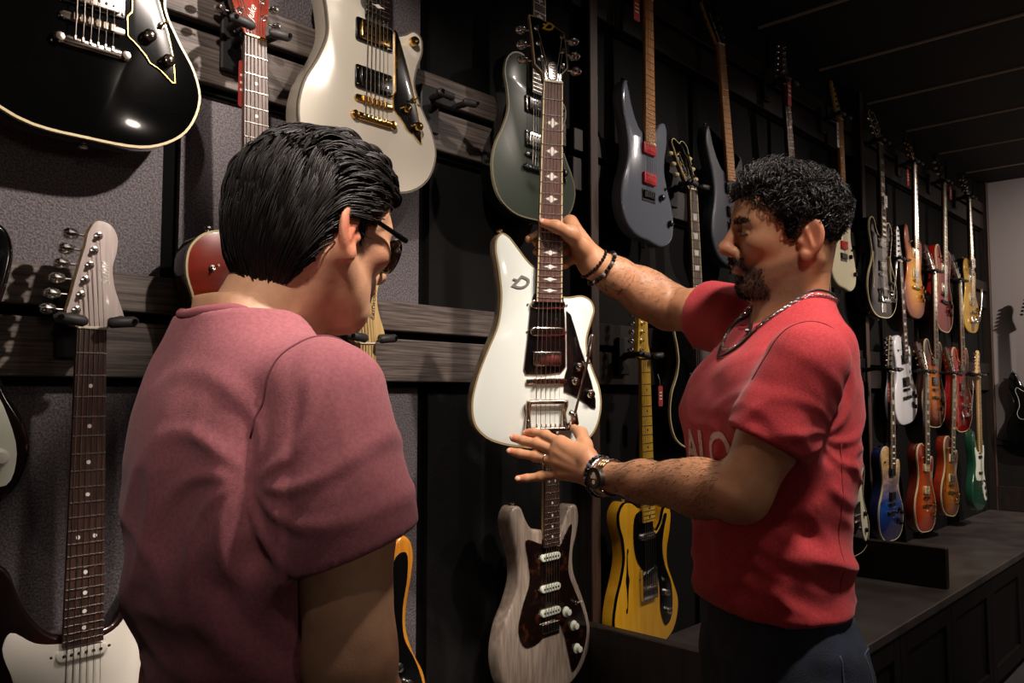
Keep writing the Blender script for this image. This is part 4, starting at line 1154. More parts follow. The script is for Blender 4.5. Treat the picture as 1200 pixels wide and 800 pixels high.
    def mesh(s, h, lo=None, hi=None):
        if lo is None:
            us = [q for q in s.pr if q[3] == 'u']
            lo = np.min([q[1] for q in us], 0) - 4 * h; hi = np.max([q[2] for q in us], 0) + 4 * h
        lo = np.array(lo, float); hi = np.array(hi, float)
        n = np.ceil((hi - lo) / h).astype(int) + 1
        ax = [(lo[i] + h * np.arange(n[i])).astype(f32) for i in range(3)]
        d = np.full(n, 1.0, f32)
        for fn, a, b, op, k in s.pr:
            mg = k + 4 * h
            i0 = np.clip(np.floor((a - mg - lo) / h).astype(int), 0, n); i1 = np.clip(np.ceil((b + mg - lo) / h).astype(int) + 1, 0, n)
            if np.any(i1 <= i0): continue
            sl = tuple(slice(p, q) for p, q in zip(i0, i1))
            e = fn(ax[0][sl[0]][:, None, None], ax[1][sl[1]][None, :, None], ax[2][sl[2]][None, None, :]).astype(f32)
            d[sl] = s.comb(d[sl], e, op, k)
        return surface_nets(d, lo, h)
def surface_nets(d, lo, h):
    S_ = d < 0
    c = np.zeros(tuple(np.array(d.shape) - 1), np.int8)
    for i in (0, 1):
        for j in (0, 1):
            for k in (0, 1):
                c += S_[i:d.shape[0] - 1 + i, j:d.shape[1] - 1 + j, k:d.shape[2] - 1 + k]
    I, J, K = np.nonzero((c > 0) & (c < 8))
    idx = np.full(c.shape, -1, np.int32); idx[I, J, K] = np.arange(len(I))
    acc = np.zeros((len(I), 3)); cnt = np.zeros(len(I))
    cor = {(i, j, k): d[I + i, J + j, K + k] for i in (0, 1) for j in (0, 1) for k in (0, 1)}
    for a in cor:
        for axn in range(3):
            if a[axn] == 0:
                b = list(a); b[axn] = 1; b = tuple(b)
                da, db = cor[a], cor[b]; m = (da < 0) != (db < 0)
                t = np.where(m, da / np.where(m, da - db, 1), 0)
                p = np.zeros((len(I), 3)); p[:] = a; p[:, axn] = t
                acc += p * m[:, None]; cnt += m
    V = (acc / cnt[:, None] + np.stack([I, J, K], 1)) * h + lo
    Fs = []
    for axn in range(3):
        s0 = [slice(None)] * 3; s1 = [slice(None)] * 3; s0[axn] = slice(0, -1); s1[axn] = slice(1, None)
        A = S_[tuple(s0)]; B = S_[tuple(s1)]
        e = np.argwhere(A != B)
        o1, o2 = [(1, 2), (2, 0), (0, 1)][axn]
        e = e[(e[:, o1] > 0) & (e[:, o2] > 0) & (e[:, o1] < d.shape[o1] - 1) & (e[:, o2] < d.shape[o2] - 1)]
        def cell(a, b):
            q = e.copy(); q[:, o1] -= a; q[:, o2] -= b
            return idx[q[:, 0], q[:, 1], q[:, 2]]
        quad = np.stack([cell(1, 1), cell(0, 1), cell(0, 0), cell(1, 0)], 1)
        flip = ~A[e[:, 0], e[:, 1], e[:, 2]]
        quad[flip] = quad[flip][:, ::-1]
        Fs.append(quad)
    F = np.concatenate(Fs)
    return V, F[np.all(F >= 0, axis=1)]
def xform(M_, V):
    A = np.array(M_); return V @ A[:3, :3].T + A[:3, 3]
def np_mesh(name, V, F, m, smooth=True):
    me = bpy.data.meshes.new(name)
    V = np.asarray(V, f32); F = np.asarray(F, np.int32); nf, w = F.shape
    me.vertices.add(len(V)); me.vertices.foreach_set('co', V.ravel())
    me.loops.add(nf * w); me.loops.foreach_set('vertex_index', F.ravel())
    me.polygons.add(nf); me.polygons.foreach_set('loop_start', np.arange(0, nf * w, w, dtype=np.int32))
    try: me.polygons.foreach_set('loop_total', np.full(nf, w, np.int32))
    except Exception: pass
    me.update(calc_edges=True); me.validate()
    if m: me.materials.append(m)
    if smooth: me.shade_smooth()
    return me
def vnormals(V, F):
    n = np.zeros_like(V)
    a = np.cross(V[F[:, 2]] - V[F[:, 0]], V[F[:, 3]] - V[F[:, 1]])
    for i in range(4): np.add.at(n, F[:, i], a)
    return n / (np.linalg.norm(n, axis=1, keepdims=True) + 1e-12)
def noise_np(P, seed=0):
    """smooth lattice noise, about -1..1"""
    P = np.asarray(P, float); i = np.floor(P).astype(np.int64); f = P - i; u = f * f * (3 - 2 * f)
    def hsh(a, b, c):
        n = (a * 374761393 + b * 668265263 + c * 2147483647 + seed * 1274126177) & 0xffffffff
        n = ((n ^ (n >> 13)) * 1274126177) & 0xffffffff
        return ((n ^ (n >> 16)) & 0xffff) / 32767.5 - 1
    r = 0
    for a in (0, 1):
        for b in (0, 1):
            for c in (0, 1):
                w = (u[:, 0] if a else 1 - u[:, 0]) * (u[:, 1] if b else 1 - u[:, 1]) * (u[:, 2] if c else 1 - u[:, 2])
                r = r + w * hsh(i[:, 0] + a, i[:, 1] + b, i[:, 2] + c)
    return r
def sstep(a, b, x):
    t = np.clip((x - a) / (b - a), 0, 1); return t * t * (3 - 2 * t)
def strands_mesh(P, w, sides=3):
    """P: (n strands, m points, 3), w: (m,) or (n, m) radii -> tapered strand tubes"""
    n, m, _ = P.shape
    w = np.broadcast_to(w, (n, m))
    T = np.gradient(P, axis=1); T /= np.linalg.norm(T, axis=2, keepdims=True) + 1e-9
    ref = np.where(np.abs(T[..., 2:3]) < .8, np.array([0, 0, 1.]), np.array([1., 0, 0]))
    U = np.cross(T, ref); U /= np.linalg.norm(U, axis=2, keepdims=True) + 1e-9
    B = np.cross(T, U)
    ring = []
    for k in range(sides):
        a = 2 * math.pi * k / sides; ring.append(P + (U * math.cos(a) + B * math.sin(a)) * w[..., None])
    V = np.stack(ring, 2).reshape(-1, 3)
    base = (np.arange(n)[:, None] * m + np.arange(m - 1)[None, :]) * sides
    F = []
    for k in range(sides):
        l = (k + 1) % sides
        F.append(np.stack([base + k, base + l, base + sides + l, base + sides + k], -1).reshape(-1, 4))
    return V, np.concatenate(F)
def add_tint(me, col):
    a = me.color_attributes.new('tint', 'FLOAT_COLOR', 'POINT')
    c = np.ones((len(me.vertices), 4), f32); c[:, :3] = col
    a.data.foreach_set('color', c.ravel())
def skin_mat(name, rough=.48):
    m = bpy.data.materials.new(name); m.use_nodes = True
    N = m.node_tree.nodes; L = m.node_tree.links; b = N['Principled BSDF']
    at = N.new('ShaderNodeVertexColor'); at.layer_name = 'tint'
    tc = N.new('ShaderNodeTexCoord'); t = N.new('ShaderNodeTexNoise'); t.inputs['Scale'].default_value = 90; t.inputs['Detail'].default_value = 5
    L.new(tc.outputs['Object'], t.inputs['Vector'])
    mr = N.new('ShaderNodeMapRange'); mr.inputs[3].default_value = .86; mr.inputs[4].default_value = 1.12; L.new(t.outputs['Fac'], mr.inputs[0])
    mx = N.new('ShaderNodeVectorMath'); mx.operation = 'SCALE'; L.new(at.outputs['Color'], mx.inputs[0]); L.new(mr.outputs[0], mx.inputs['Scale'])
    L.new(mx.outputs[0], b.inputs['Base Color'])
    b.inputs['Roughness'].default_value = rough; b.inputs['Specular IOR Level'].default_value = .4
    b.inputs['Subsurface Weight'].default_value = .12; b.inputs['Subsurface Radius'].default_value = (.010, .004, .002); b.inputs['Subsurface Scale'].default_value = .6
    bp = N.new('ShaderNodeBump'); bp.inputs['Strength'].default_value = .25; bp.inputs['Distance'].default_value = .001
    t2 = N.new('ShaderNodeTexNoise'); t2.inputs['Scale'].default_value = 420; L.new(tc.outputs['Object'], t2.inputs['Vector'])
    L.new(t2.outputs['Fac'], bp.inputs['Height']); L.new(bp.outputs[0], b.inputs['Normal'])
    return m
# ================================================================== the two people
rng = np.random.default_rng(7)
random.seed(7)
def frame_at(px, z, fwd):
    o = W(px, 400, z); fwd = Vector((fwd.x, fwd.y, 0)).normalized(); left = Vector((0, 0, 1)).cross(fwd)
    return Matrix.Translation((o.x, o.y, 0)) @ Matrix((fwd, left, Vector((0, 0, 1)))).transposed().to_4x4()
def head_frame(pos, fwd, pitch, roll=0.):
    fwd = Vector((fwd.x, fwd.y, 0)).normalized(); left = Vector((0, 0, 1)).cross(fwd)
    R = Matrix((fwd, left, Vector((0, 0, 1)))).transposed()
    R = R @ Matrix.Rotation(pitch, 3, 'Y') @ Matrix.Rotation(roll, 3, 'X')
    return Matrix.Translation(pos) @ R.to_4x4()
def hdir(a_right):
    """horizontal direction a degrees to the right of the camera axis"""
    a = math.radians(a_right); return Fh * math.cos(a) + CR * math.sin(a)

CR_X, CR_R = -.003, .085          # skull centre and half length
def head_solid(neck_end, nr=.055, jaw=1.0):
    s = Solid()
    s.ell((CR_X, 0, .020), (CR_R, .075, .077), k=.0)
    s.ell((.040, 0, .030), (.047, .060, .058), k=.03)
    s.ell((.036, 0, -.045), (.050, .054, .060), k=.03)
    for y in (-1, 1):
        s.cone((-.012, y * .056, -.040), (.058, y * .024 * jaw, -.093), .017, .017, k=.03)
        s.ell((.058, y * .043, -.018), (.024, .018, .018), k=.025)
    s.cone((.066, -.010, -.098), (.066, .010, -.098), .0185, k=.02)
    s.cone((-.01, 0, -.07), (.045, 0, -.085), .035, .026, k=.03)
    for y in (-1, 1): s.cone((.084, y * .012, .019), (.069, y * .046, .015), .0095, .009, k=.014)
    for y in (-1, 1): s.ell((.094, y * .031, .002), (.016, .019, .012), k=.012, op='s')
    for y in (-1, 1):
        s.ell((.0705, y * .031, .001), (.0155, .0165, .0145), k=.004)
        s.cone((.0865, y * .016, -.0045), (.081, y * .045, -.0035), .0028, .0022, k=.003)
    # nose
    s.cone((.084, 0, .014), (.108, 0, -.026), .0085, .0105, k=.012)
    s.ell((.1085, 0, -.0285), (.0125, .0115, .0105), k=.008)
    for y in (-1, 1):
        s.ell((.0975, y * .0125, -.0335), (.0115, .0075, .0085), k=.006)
        s.ell((.1035, y * .0065, -.0420), (.0050, .0035, .0035), k=.003, op='s')
    # mouth
    s.cone((.082, -.012, -.050), (.082, .012, -.050), .0135, k=.014)
    s.ell((.0895, 0, -.0585), (.0085, .0235, .0062), k=.007)
    s.ell((.0875, 0, -.0705), (.0088, .0205, .0072), k=.007)
    for y in (-1, 1): s.cone((.0985, 0, -.0645), (.078, y * .027, -.0650), .0017, .0012, k=.003, op='s')
    s.ell((.086, 0, -.083), (.010, .018, .006), k=.010, op='s')
    # ears: rim, lobe, hollow
    for y in (-1, 1):
        R = Matrix.Rotation(y * math.radians(-22), 3, 'Z') @ Matrix.Rotation(math.radians(-10), 3, 'Y')
        s.ell((-.014, y * .0800, -.016), (.0190, .0075, .0315), k=.008, rot=np.array(R))
        s.ell((-.005, y * .0765, -.044), (.0105, .0065, .011), k=.006)
        s.ell((-.010, y * .0885, -.013), (.0120, .0070, .0240), k=.006, op='s', rot=np.array(R))
        s.cone((-.004, y * .0805, -.002), (-.013, y * .0815, -.030), .0034, .003, k=.005)
        s.ell((.004, y * .0745, -.022), (.005, .006, .007), k=.004)
    # neck
    s.cone((-.024, 0, -.045), neck_end, nr, nr * 1.12, k=.035)
    for y in (-1, 1): s.cone((-.025, y * .052, -.050), (neck_end[0] + .055, neck_end[1] + y * .015, neck_end[2] + .01), .014, .012, k=.02)
    s.ell((.012, 0, -.125), (.016, .012, .018), k=.03)
    return s

def lerp(a, b, t): return a + (b - a) * t[:, None]
def hairline(x):
    return np.interp(x, [-.13, -.07, -.035, -.022, .0, .020, .030, .055, .075, .10], [-.088, -.080, -.050, .018, .022, -.030, .002, .036, .050, .052])

def person_root(name, M_, label):
    r = empty(name, Matrix.Translation(M_.translation)); tag(r, label, 'person'); return r
def part(name, me, root, label=None):
    o = link(name, me, root, label=label); o.matrix_world = Matrix.Identity(4)
    o.matrix_parent_inverse = root.matrix_world.inverted(); o.matrix_basis = Matrix.Identity(4)
    return o
def relax(V, F, it=3, k=.5):
    for _ in range(it):
        acc = np.zeros_like(V); cnt = np.zeros(len(V))
        for i in range(4):
            np.add.at(acc, F[:, i], V[F[:, (i + 1) % 4]]); np.add.at(acc, F[:, i], V[F[:, i - 1]]); np.add.at(cnt, F[:, i], 2)
        V = V + (acc / np.maximum(cnt, 1)[:, None] - V) * k
    return V
def bvh_of(V, F):
    from mathutils.bvhtree import BVHTree
    return BVHTree.FromPolygons([tuple(p) for p in V], [tuple(int(i) for i in q) for q in F])
def bead_loop_vf(pts, r, n=None):
    parts = []
    for p in pts:
        v, f = lathe_vf([(.001, -r), (r * .7, -r * .7), (r, 0), (r * .7, r * .7), (.001, r)], 8)
        parts.append(([(a + p[0], b + p[1], c + p[2]) for a, b, c in v], f))
    return parts
def wrist_loop(c, axis, ra, rb, up, n):
    """n points round a wrist: centre, axis, radii along `up` and across"""
    axis = Vector(axis).normalized(); u = (Vector(up) - axis * Vector(up).dot(axis)).normalized(); w = axis.cross(u)
    return [Vector(c) + u * (ra * math.cos(2 * math.pi * i / n)) + w * (rb * math.sin(2 * math.pi * i / n)) for i in range(n)]

def hair_stuff(o): o['kind'] = 'stuff'; return o

# ------------------------------------------------------------------ man in red
MF = frame_at(906, 1.42, hdir(-90 - 12))              # chest faces picture-left, turned a little to the camera
MFi = MF.inverted()
man = person_root('person', MF, 'bearded man in a red t-shirt and dark jeans holding up the white guitar')
def ml(px, py, z): return np.array(MFi @ W(px, py, z))
HM = head_frame(W(923, 268, 1.42), hdir(-90 + 1), math.radians(3), math.radians(-11))
HMi = HM.inverted()
SK_man = skin_mat('tan_skin')
base_m = np.array(lin('#b3815f')[:3]); lip_m = np.array(lin('#96584c')[:3]); stub_m = np.array(lin('#5a4438')[:3]); red_m = np.array(lin('#b5654c')[:3])
neck_w = MF @ Vector((-.030, 0, 1.425))
hs_ = head_solid(tuple(HMi @ neck_w), .051)
Vh, Fh_ = hs_.mesh(.0022)
# skin colour: lips, stubble on jaw and lip, warmer ears and nose
x, y, z = Vh.T
col = np.tile(base_m, (len(Vh), 1))
ear = np.exp(-(((x + .012) / .026) ** 2 + ((z + .018) / .036) ** 2)) * sstep(.066, .078, np.abs(y))
col = lerp(col, red_m, ear * .6)
nose = np.exp(-(((x - .108) / .016) ** 2 + ((z + .03) / .018) ** 2 + (y / .02) ** 2)); col = lerp(col, red_m, nose * .45)
bl = np.interp(x, [-.01, .02, .05, .075, .11], [-.030, -.042, -.052, -.046, -.044])
stub = sstep(0, .016, bl - z) * sstep(-.02, .005, x) * sstep(.150, .105, -z) * (np.abs(y) < .08)
col = lerp(col, stub_m, np.clip(stub * .62 + .1 * noise_np(Vh * 300) * stub, 0, 1))
lips = np.exp(-((z + .0645) / .0085) ** 4) * sstep(.084, .090, x) * sstep(.026, .019, np.abs(y)); col = lerp(col, lip_m, lips * .9)
lid = np.exp(-(((x - .083) / .012) ** 2 + ((np.abs(y) - .031) / .02) ** 2 + ((z - .002) / .014) ** 2)); col = lerp(col, base_m * .62, lid * .6)
VW = [xform(HM, Vh)]; FW = [Fh_]; CW = [col]

# arms, in world space
def Wt(*a): return tuple(W(*a))
def arm_tint(V, base, hairy=.0, kn=None):
    c = np.tile(base, (len(V), 1)); c *= (1 + .10 * noise_np(V * 60))[:, None]
    if hairy: c = lerp(c, base * .45, np.clip(hairy * (.5 + .8 * noise_np(V * np.array([160, 160, 160]), 3)), 0, 1))
    return c
# near (left) arm with the hand spread on the guitar's lower end
L = Solid()
shL = Vector(Wt(952, 420, 1.215)); elL = Vector(Wt(868, 578, 1.235)); wrL = Vector(Wt(712, 559, 1.485))
L.chain([shL.lerp(elL, .2), shL.lerp(elL, .55), elL], [.044, .047, .041], k=.02)
L.cone(Vector(MF @ Vector((-.01, .10, 1.33))), shL.lerp(elL, .25), .04, .04, k=.02)
L.chain([elL, elL.lerp(wrL, .28), elL.lerp(wrL, .7), wrL], [.040, .0425, .033, .026], k=.025)
L.cone(elL.lerp(wrL, .05) + Vector((0, 0, .008)), elL.lerp(wrL, .45) + Vector((0, 0, .012)), .032, .026, k=.02)
kn = {'i': Wt(657, 519, 1.572), 'm': Wt(652, 529, 1.570), 'r': Wt(651, 541, 1.568), 'p': Wt(657, 555, 1.562)}
wr2 = Wt(700, 556, 1.505)
L.cone(wrL, wr2, .026, .024, k=.015)
for kk, r in (('i', .0135), ('m', .0135), ('r', .013), ('p', .012)):
    L.cone(wr2, kn[kk], .020, r, k=.014)
for kk in 'imrp':
    L.cone(Vector(wr2).lerp(Vector(kn[kk]), .25) - CF * .0225, Vector(kn[kk]) - CF * .0115, .0032, .0042, k=.007)
L.cone(Wt(688, 535, 1.52), kn['i'], .017, .012, k=.012)
fing = {'i': [kn['i'], Wt(639, 510, 1.607), Wt(626, 506.5, 1.625), Wt(617, 507, 1.636)],
        'm': [kn['m'], Wt(630, 520, 1.607), Wt(613, 516, 1.622), Wt(602, 513, 1.632)],
        'r': [kn['r'], Wt(628, 534.5, 1.602), Wt(609, 531, 1.612), Wt(598, 528.5, 1.618)],
        'p': [kn['p'], Wt(634, 558, 1.585), Wt(617, 560, 1.590), Wt(607.5, 560.5, 1.592)]}
for kk, r0 in (('i', .0100), ('m', .0102), ('r', .0098), ('p', .0086)):
    L.chain(fing[kk], [r0 * 1.08, r0 * 1.0, r0 * .9, r0 * .78], k=.004)
    L.ell(fing[kk][1], (r0 * 1.1,) * 3, k=.006)
# thumb leaves the side of the palm and rests on the body
L.chain([Wt(690, 540, 1.515), Wt(685, 521, 1.555), Wt(681, 508, 1.59), Wt(673, 502, 1.615)], [.018, .0135, .0115, .0088], k=.010)
VL, FL = L.mesh(.0021)
cL = arm_tint(VL, base_m)
ax_f = np.array((wrL - elL).normalized()); t_f = (VL - np.array(elL)) @ ax_f / (wrL - elL).length
cL = lerp(cL, base_m * .42, np.clip(sstep(-.1, .15, t_f) * sstep(1.0, .8, t_f) * (.30 + .22 * noise_np(VL * 420, 5)), 0, .55))
tips = np.min([np.linalg.norm(VL - np.array(fing[q][3]), axis=1) for q in 'imrp'], 0)
cL = lerp(cL, red_m * 1.15, sstep(.022, .008, tips) * .5)
kd = np.min([np.linalg.norm(VL - np.array(fing[q][1]), axis=1) for q in 'imrp'], 0); cL = lerp(cL, red_m, sstep(.014, .004, kd) * .3)
VW.append(VL); FW.append(FL); CW.append(cL)
# far (right) arm reaching to the neck of the guitar
A = Solid()
shR = Vector(Wt(858, 372, 1.60)); elR = Vector(Wt(784, 360, 1.775)); wrR = Vector(Wt(696, 309, 1.715))
A.chain([shR.lerp(elR, .1), shR.lerp(elR, .5), elR], [.036, .0455, .046], k=.02)
A.cone(Vector(MF @ Vector((-.01, -.10, 1.33))), shR.lerp(elR, .2), .036, .034, k=.02)
A.chain([elR, elR.lerp(wrR, .3), elR.lerp(wrR, .72), wrR], [.045, .047, .037, .030], k=.025)
A.cone(elR.lerp(wrR, .02) + Vector((0, 0, .01)), elR.lerp(wrR, .4) + Vector((0, 0, .018)), .034, .030, k=.02)
kr = {'i': Wt(668, 261, 1.712), 'm': Wt(671, 274, 1.720), 'r': Wt(675, 287, 1.722), 'p': Wt(680, 299, 1.720)}
for kk, r in (('i', .0150), ('m', .015), ('r', .0145), ('p', .014)): A.cone(wrR, kr[kk], .024, r, k=.016)
A.chain([wrR, Wt(682, 290, 1.690), Wt(669, 274, 1.664), Wt(652, 265.5, 1.6475), Wt(636, 261, 1.6485)], [.024, .0185, .0140, .0118, .0092], k=.010)
A.cone(Wt(669, 274, 1.664), kr['i'], .013, .012, k=.014)
fr = {'i': [kr['i'], Wt(650, 266, 1.7125), Wt(630, 276, 1.704), Wt(620, 280, 1.690)],
      'm': [kr['m'], Wt(653, 284, 1.7135), Wt(637, 290, 1.706), Wt(629, 284.5, 1.692)],
      'r': [kr['r'], Wt(657, 298, 1.7135), Wt(640, 301, 1.706), Wt(628.5, 295, 1.692)],
      'p': [kr['p'], Wt(662, 310, 1.7135), Wt(648, 312, 1.707), Wt(639, 308, 1.698)]}
for kk, r0 in (('i', .0102), ('m', .0102), ('r', .0098), ('p', .0086)):
    A.chain(fr[kk], [r0 * 1.1, r0, r0 * .92, r0 * .8], k=.004)
VA, FA = A.mesh(.0022)
cA = arm_tint(VA, base_m)
ax_f = np.array((wrR - elR).normalized()); t_f = (VA - np.array(elR)) @ ax_f / (wrR - elR).length
cA = lerp(cA, base_m * .6, np.clip(sstep(.0, .25, t_f) * sstep(1.0, .8, t_f) * (.15 + .35 * noise_np(VA * 170, 5)), 0, .5))
tips = np.linalg.norm(VA - np.array(Wt(636, 261, 1.6485)), axis=1); cA = lerp(cA, red_m * 1.2, sstep(.022, .008, tips) * .5)
# small cross tattoo on the forearm: strokes laid on the skin
def seg_d(V, a, b):
    a = np.array(a); b = np.array(b); ba = b - a; t = np.clip(((V - a) @ ba) / (ba @ ba), 0, 1)
    return np.linalg.norm(V - a - t[:, None] * ba, axis=1)
bvA = bvh_of(VA, FA)
def on_arm(px, py):
    d = (W(px, py, 1.0) - C0).normalized(); h = bvA.ray_cast(C0, d); return h[0] if h[0] is not None else W(px, py, 1.70)
for (p, q) in (((709, 334), (727, 342)), ((719, 331), (714, 345)), ((709, 334), (711, 340)), ((724, 345), (729, 339))):
    cA = lerp(cA, base_m * .12, sstep(.0026, .0012, seg_d(VA, on_arm(*p), on_arm(*q))) * .85)
VW.append(VA); FW.append(FA); CW.append(cA)
# trunk inside the shirt ties neck and arms together
T = Solid()
T.loft([(.95, 0, .135, .090), (1.20, 0, .150, .090), (1.36, -.005, .155, .080), (1.43, -.03, .10, .055), (1.47, -.035, .052, .048)])
VT, FT = T.mesh(.008); VT = xform(MF, VT)
VW.append(VT); FW.append(FT); CW.append(np.tile(base_m, (len(VT), 1)))
def merge(VW, FW, CW):
    o = 0; F = []
    for v, f in zip(VW, FW): F.append(f + o); o += len(v)
    return np.concatenate(VW), np.concatenate(F), np.concatenate(CW)
V, F, Cc = merge(VW, FW, CW)
me = np_mesh('body', V, F, SK_man); add_tint(me, Cc)
part('body', me, man)

# red t-shirt
M_redshirt = mat('red_heather_jersey', '#9c2129', .88, col2='#b02f36', nscale=260, sheen=.08, bump=.25, bscale=600)
SH = Solid()
SH.loft([(.970, .018, .162, .104), (1.03, .018, .162, .105), (1.10, .016, .162, .108), (1.20, .010, .166, .114), (1.29, .004, .168, .118), (1.36, .0, .164, .112), (1.41, -.015, .140, .088), (1.45, -.025, .085, .074), (1.485, -.04, .070, .058)], k=.0, p=2.4)
def sl(v): return np.array(MFi @ Vector(v))
def sleeve(Sx, sh, el, frac, r0, r1, inner, over=.05):
    sh = np.array(sh); el = np.array(el); e = sh + (el - sh) * frac; d = (el - sh) / np.linalg.norm(el - sh)
    far = e + d * .06
    Sub = Solid(); Sub.cone(sh, far, r0, r1 + (r1 - r0) * .3, k=0); Sub.plane(e, d)
    lo = np.minimum(sh, far) - r0 - .02; hi = np.maximum(sh, far) + r0 + .02
    fn0 = Sub.pr[0][0]; fp = Sub.pr[1][0]
    Sx.custom(lambda x, y, z: smax(fn0(x, y, z), fp(x, y, z), .004), lo, hi, 'u', over)
    Sx.cone(sh + (e - sh) * .62, far, inner, inner * 1.02, k=.003, op='s')
    return e, d
eL, dL = sleeve(SH, sl(shL) + np.array([0, -.014, -.002]), sl(elL), .62, .060, .064, .052, .03)
eR, dR = sleeve(SH, sl(shR) + np.array([-.01, .02, -.010]), sl(elR), .44, .070, .072, .058, .03)
for c_, r_ in (((.062, .09, 1.28), (.045, .09, .08)), ((.062, -.09, 1.28), (.045, .09, .08))): SH.ell(c_, r_, k=.06)
SH.cone((-.02, .11, 1.400), (-.035, .040, 1.455), .046, .036, k=.04); SH.cone((-.02, -.11, 1.400), (-.035, -.040, 1.455), .046, .036, k=.04)
# neck opening and the hollow hem
SH.cone((.020, 0, 1.56), (-.018, 0, 1.43), .095, .062, k=.008, op='s')
SH.loft([(.86, .018, .151, .093), (1.01, .018, .151, .093)], k=.002, op='s')
Vs, Fs = SH.mesh(.0042)
Ns = vnormals(Vs, Fs)
# creases: stacked rolls at the waist, pulls from the armpits
x, y, z = Vs.T
q = np.stack([x * 5 + z * 5, y * 5, z * 15 - x * 7 + y * 3], 1)
low = sstep(1.24, 1.08, z) * sstep(.97, .995, z)
f1 = 1 - np.abs(noise_np(q, 1)); f2 = 1 - np.abs(noise_np(q * 1.9 + 7, 2))
pull = 1 - np.abs(noise_np(np.stack([x * 9 - z * 9, y * 6, z * 8 + x * 12], 1), 4))
disp = low * ((f1 - .6) * .019 + (f2 - .6) * .008) + (1 - low) * sstep(1.44, 1.34, z) * (pull - .62) * .009 + .0012 * noise_np(Vs * 30, 9)
sharp = (1 - np.abs(noise_np(np.stack([x * 10 + z * 8, y * 8, z * 16 - x * 9], 1), 43))) ** 5
disp += sstep(1.36, 1.26, z) * (sharp * .0055 - .0012)
rr_ = Vs - np.array([.02, .150, 1.255]); aa_ = np.arctan2(rr_[:, 2], rr_[:, 0]); dd_ = np.linalg.norm(rr_, axis=1)
disp += .006 * np.exp(-(dd_ / .12) ** 2) * (np.maximum(np.sin(aa_ * 9 + 8 * dd_ / .12), 0) ** 2 - .3)
dslv = np.linalg.norm(Vs - np.array(eL), axis=1); disp += sstep(.16, .04, dslv) * .004 * noise_np(np.stack([x * 22, y * 10, z * 22], 1), 6)
hemm = np.maximum(sstep(.0, .025, (np.array(eL) - Vs) @ np.array(dL)), sstep(.11, .13, np.linalg.norm(Vs - np.array(eL), axis=1)))
hemm *= np.maximum(sstep(.0, .025, (np.array(eR) - Vs) @ np.array(dR)), sstep(.11, .13, np.linalg.norm(Vs - np.array(eR), axis=1)))
Vs = relax(Vs + Ns * (disp * hemm)[:, None], Fs, 4)
part('t_shirt', np_mesh('t_shirt', xform(MF, Vs), Fs, M_redshirt), man, 'red heather crew neck t-shirt')
bvS = bvh_of(xform(MF, Vs), Fs)
M_redhem = mat('red_rib_hem', '#a02830', .9, bump=.3, bscale=700)
def ring_on(c, d, r, n=40, w=None):
    c = Vector(c); d, u, w_ = frame_of(d); return [c + u * (r * math.cos(2 * math.pi * i / n)) + w_ * (r * math.sin(2 * math.pi * i / n)) for i in range(n)]
def ray_ring(bv, c, d, n, maxd, off=.0005, a0=0, a1=2 * math.pi):
    c = Vector(c); d, u, w_ = frame_of(d); run = []; best = []
    for i in range(n * 2):
        a = 2 * math.pi * i / n; q = u * math.cos(a) + w_ * math.sin(a)
        h = bv.ray_cast(c, q, maxd)
        if h[0] is None:
            if len(run) > len(best): best = run
            run = []
        elif len(run) < n: run.append(h[0] + q * off)
    if len(run) > len(best): best = run
    return best
def stick(bv, pts, off):
    out = []
    for p in pts:
        h = bv.find_nearest(Vector(p)); out.append(h[0] + h[1] * off if h[0] is not None else Vector(p))
    return out
# collar band and stitched hems
col_pts = [MF @ Vector((-.018 + .068 * math.cos(a), .066 * math.sin(a), 1.462 - .030 * math.cos(a))) for a in [2 * math.pi * i / 48 for i in range(48)]]
col_pts = stick(bvS, col_pts, .0)
part('collar', new_mesh('collar', *tube_vf(col_pts, .0072, 10, closed=True), M_redhem, 180), man)
for e, d in ((eL, dL), (eR, dR)):
    pts = ray_ring(bvS, MF @ Vector(e - d * .022), MF.to_3x3() @ Vector(d), 48, .085, .0002)
    if len(pts) > 4: part('sleeve_seam', new_mesh('sleeve_seam', *tube_vf(pts, .0009, 5), mat('dark_red_thread', '#7a1d24', .9), 180), man)
pts = ray_ring(bvS, MF @ Vector((0, 0, 1.005)), Vector((0, 0, 1)), 80, .3, .0001)
if len(pts) > 4: part('hem_seam', new_mesh('hem_seam', *tube_vf(pts, .0009, 5), MATS['dark_red_thread'], 180), man)
# armhole seam of the near sleeve
pts = ray_ring(bvS, MF @ (Vector(sl(shL)) + Vector((-.005, -.020, -.005))), MF.to_3x3() @ Vector((.10, 1, -.35)), 60, .10)
if len(pts) > 4: part('armhole_seam', new_mesh('armhole_seam', *tube_vf(pts, .0011, 5), MATS['dark_red_thread'], 180), man)
# side seam
pts = []
for i in range(26):
    h = bvS.ray_cast(MF @ Vector((-.01, 0, .985 + .26 * i / 25)), MF.to_3x3() @ Vector((-.05, 1, 0)), .3)
    if h[0] is not None: pts.append(h[0])
if len(pts) > 4: part('side_seam', new_mesh('side_seam', *tube_vf(pts, .0008, 5), MATS['dark_red_thread'], 180), man)
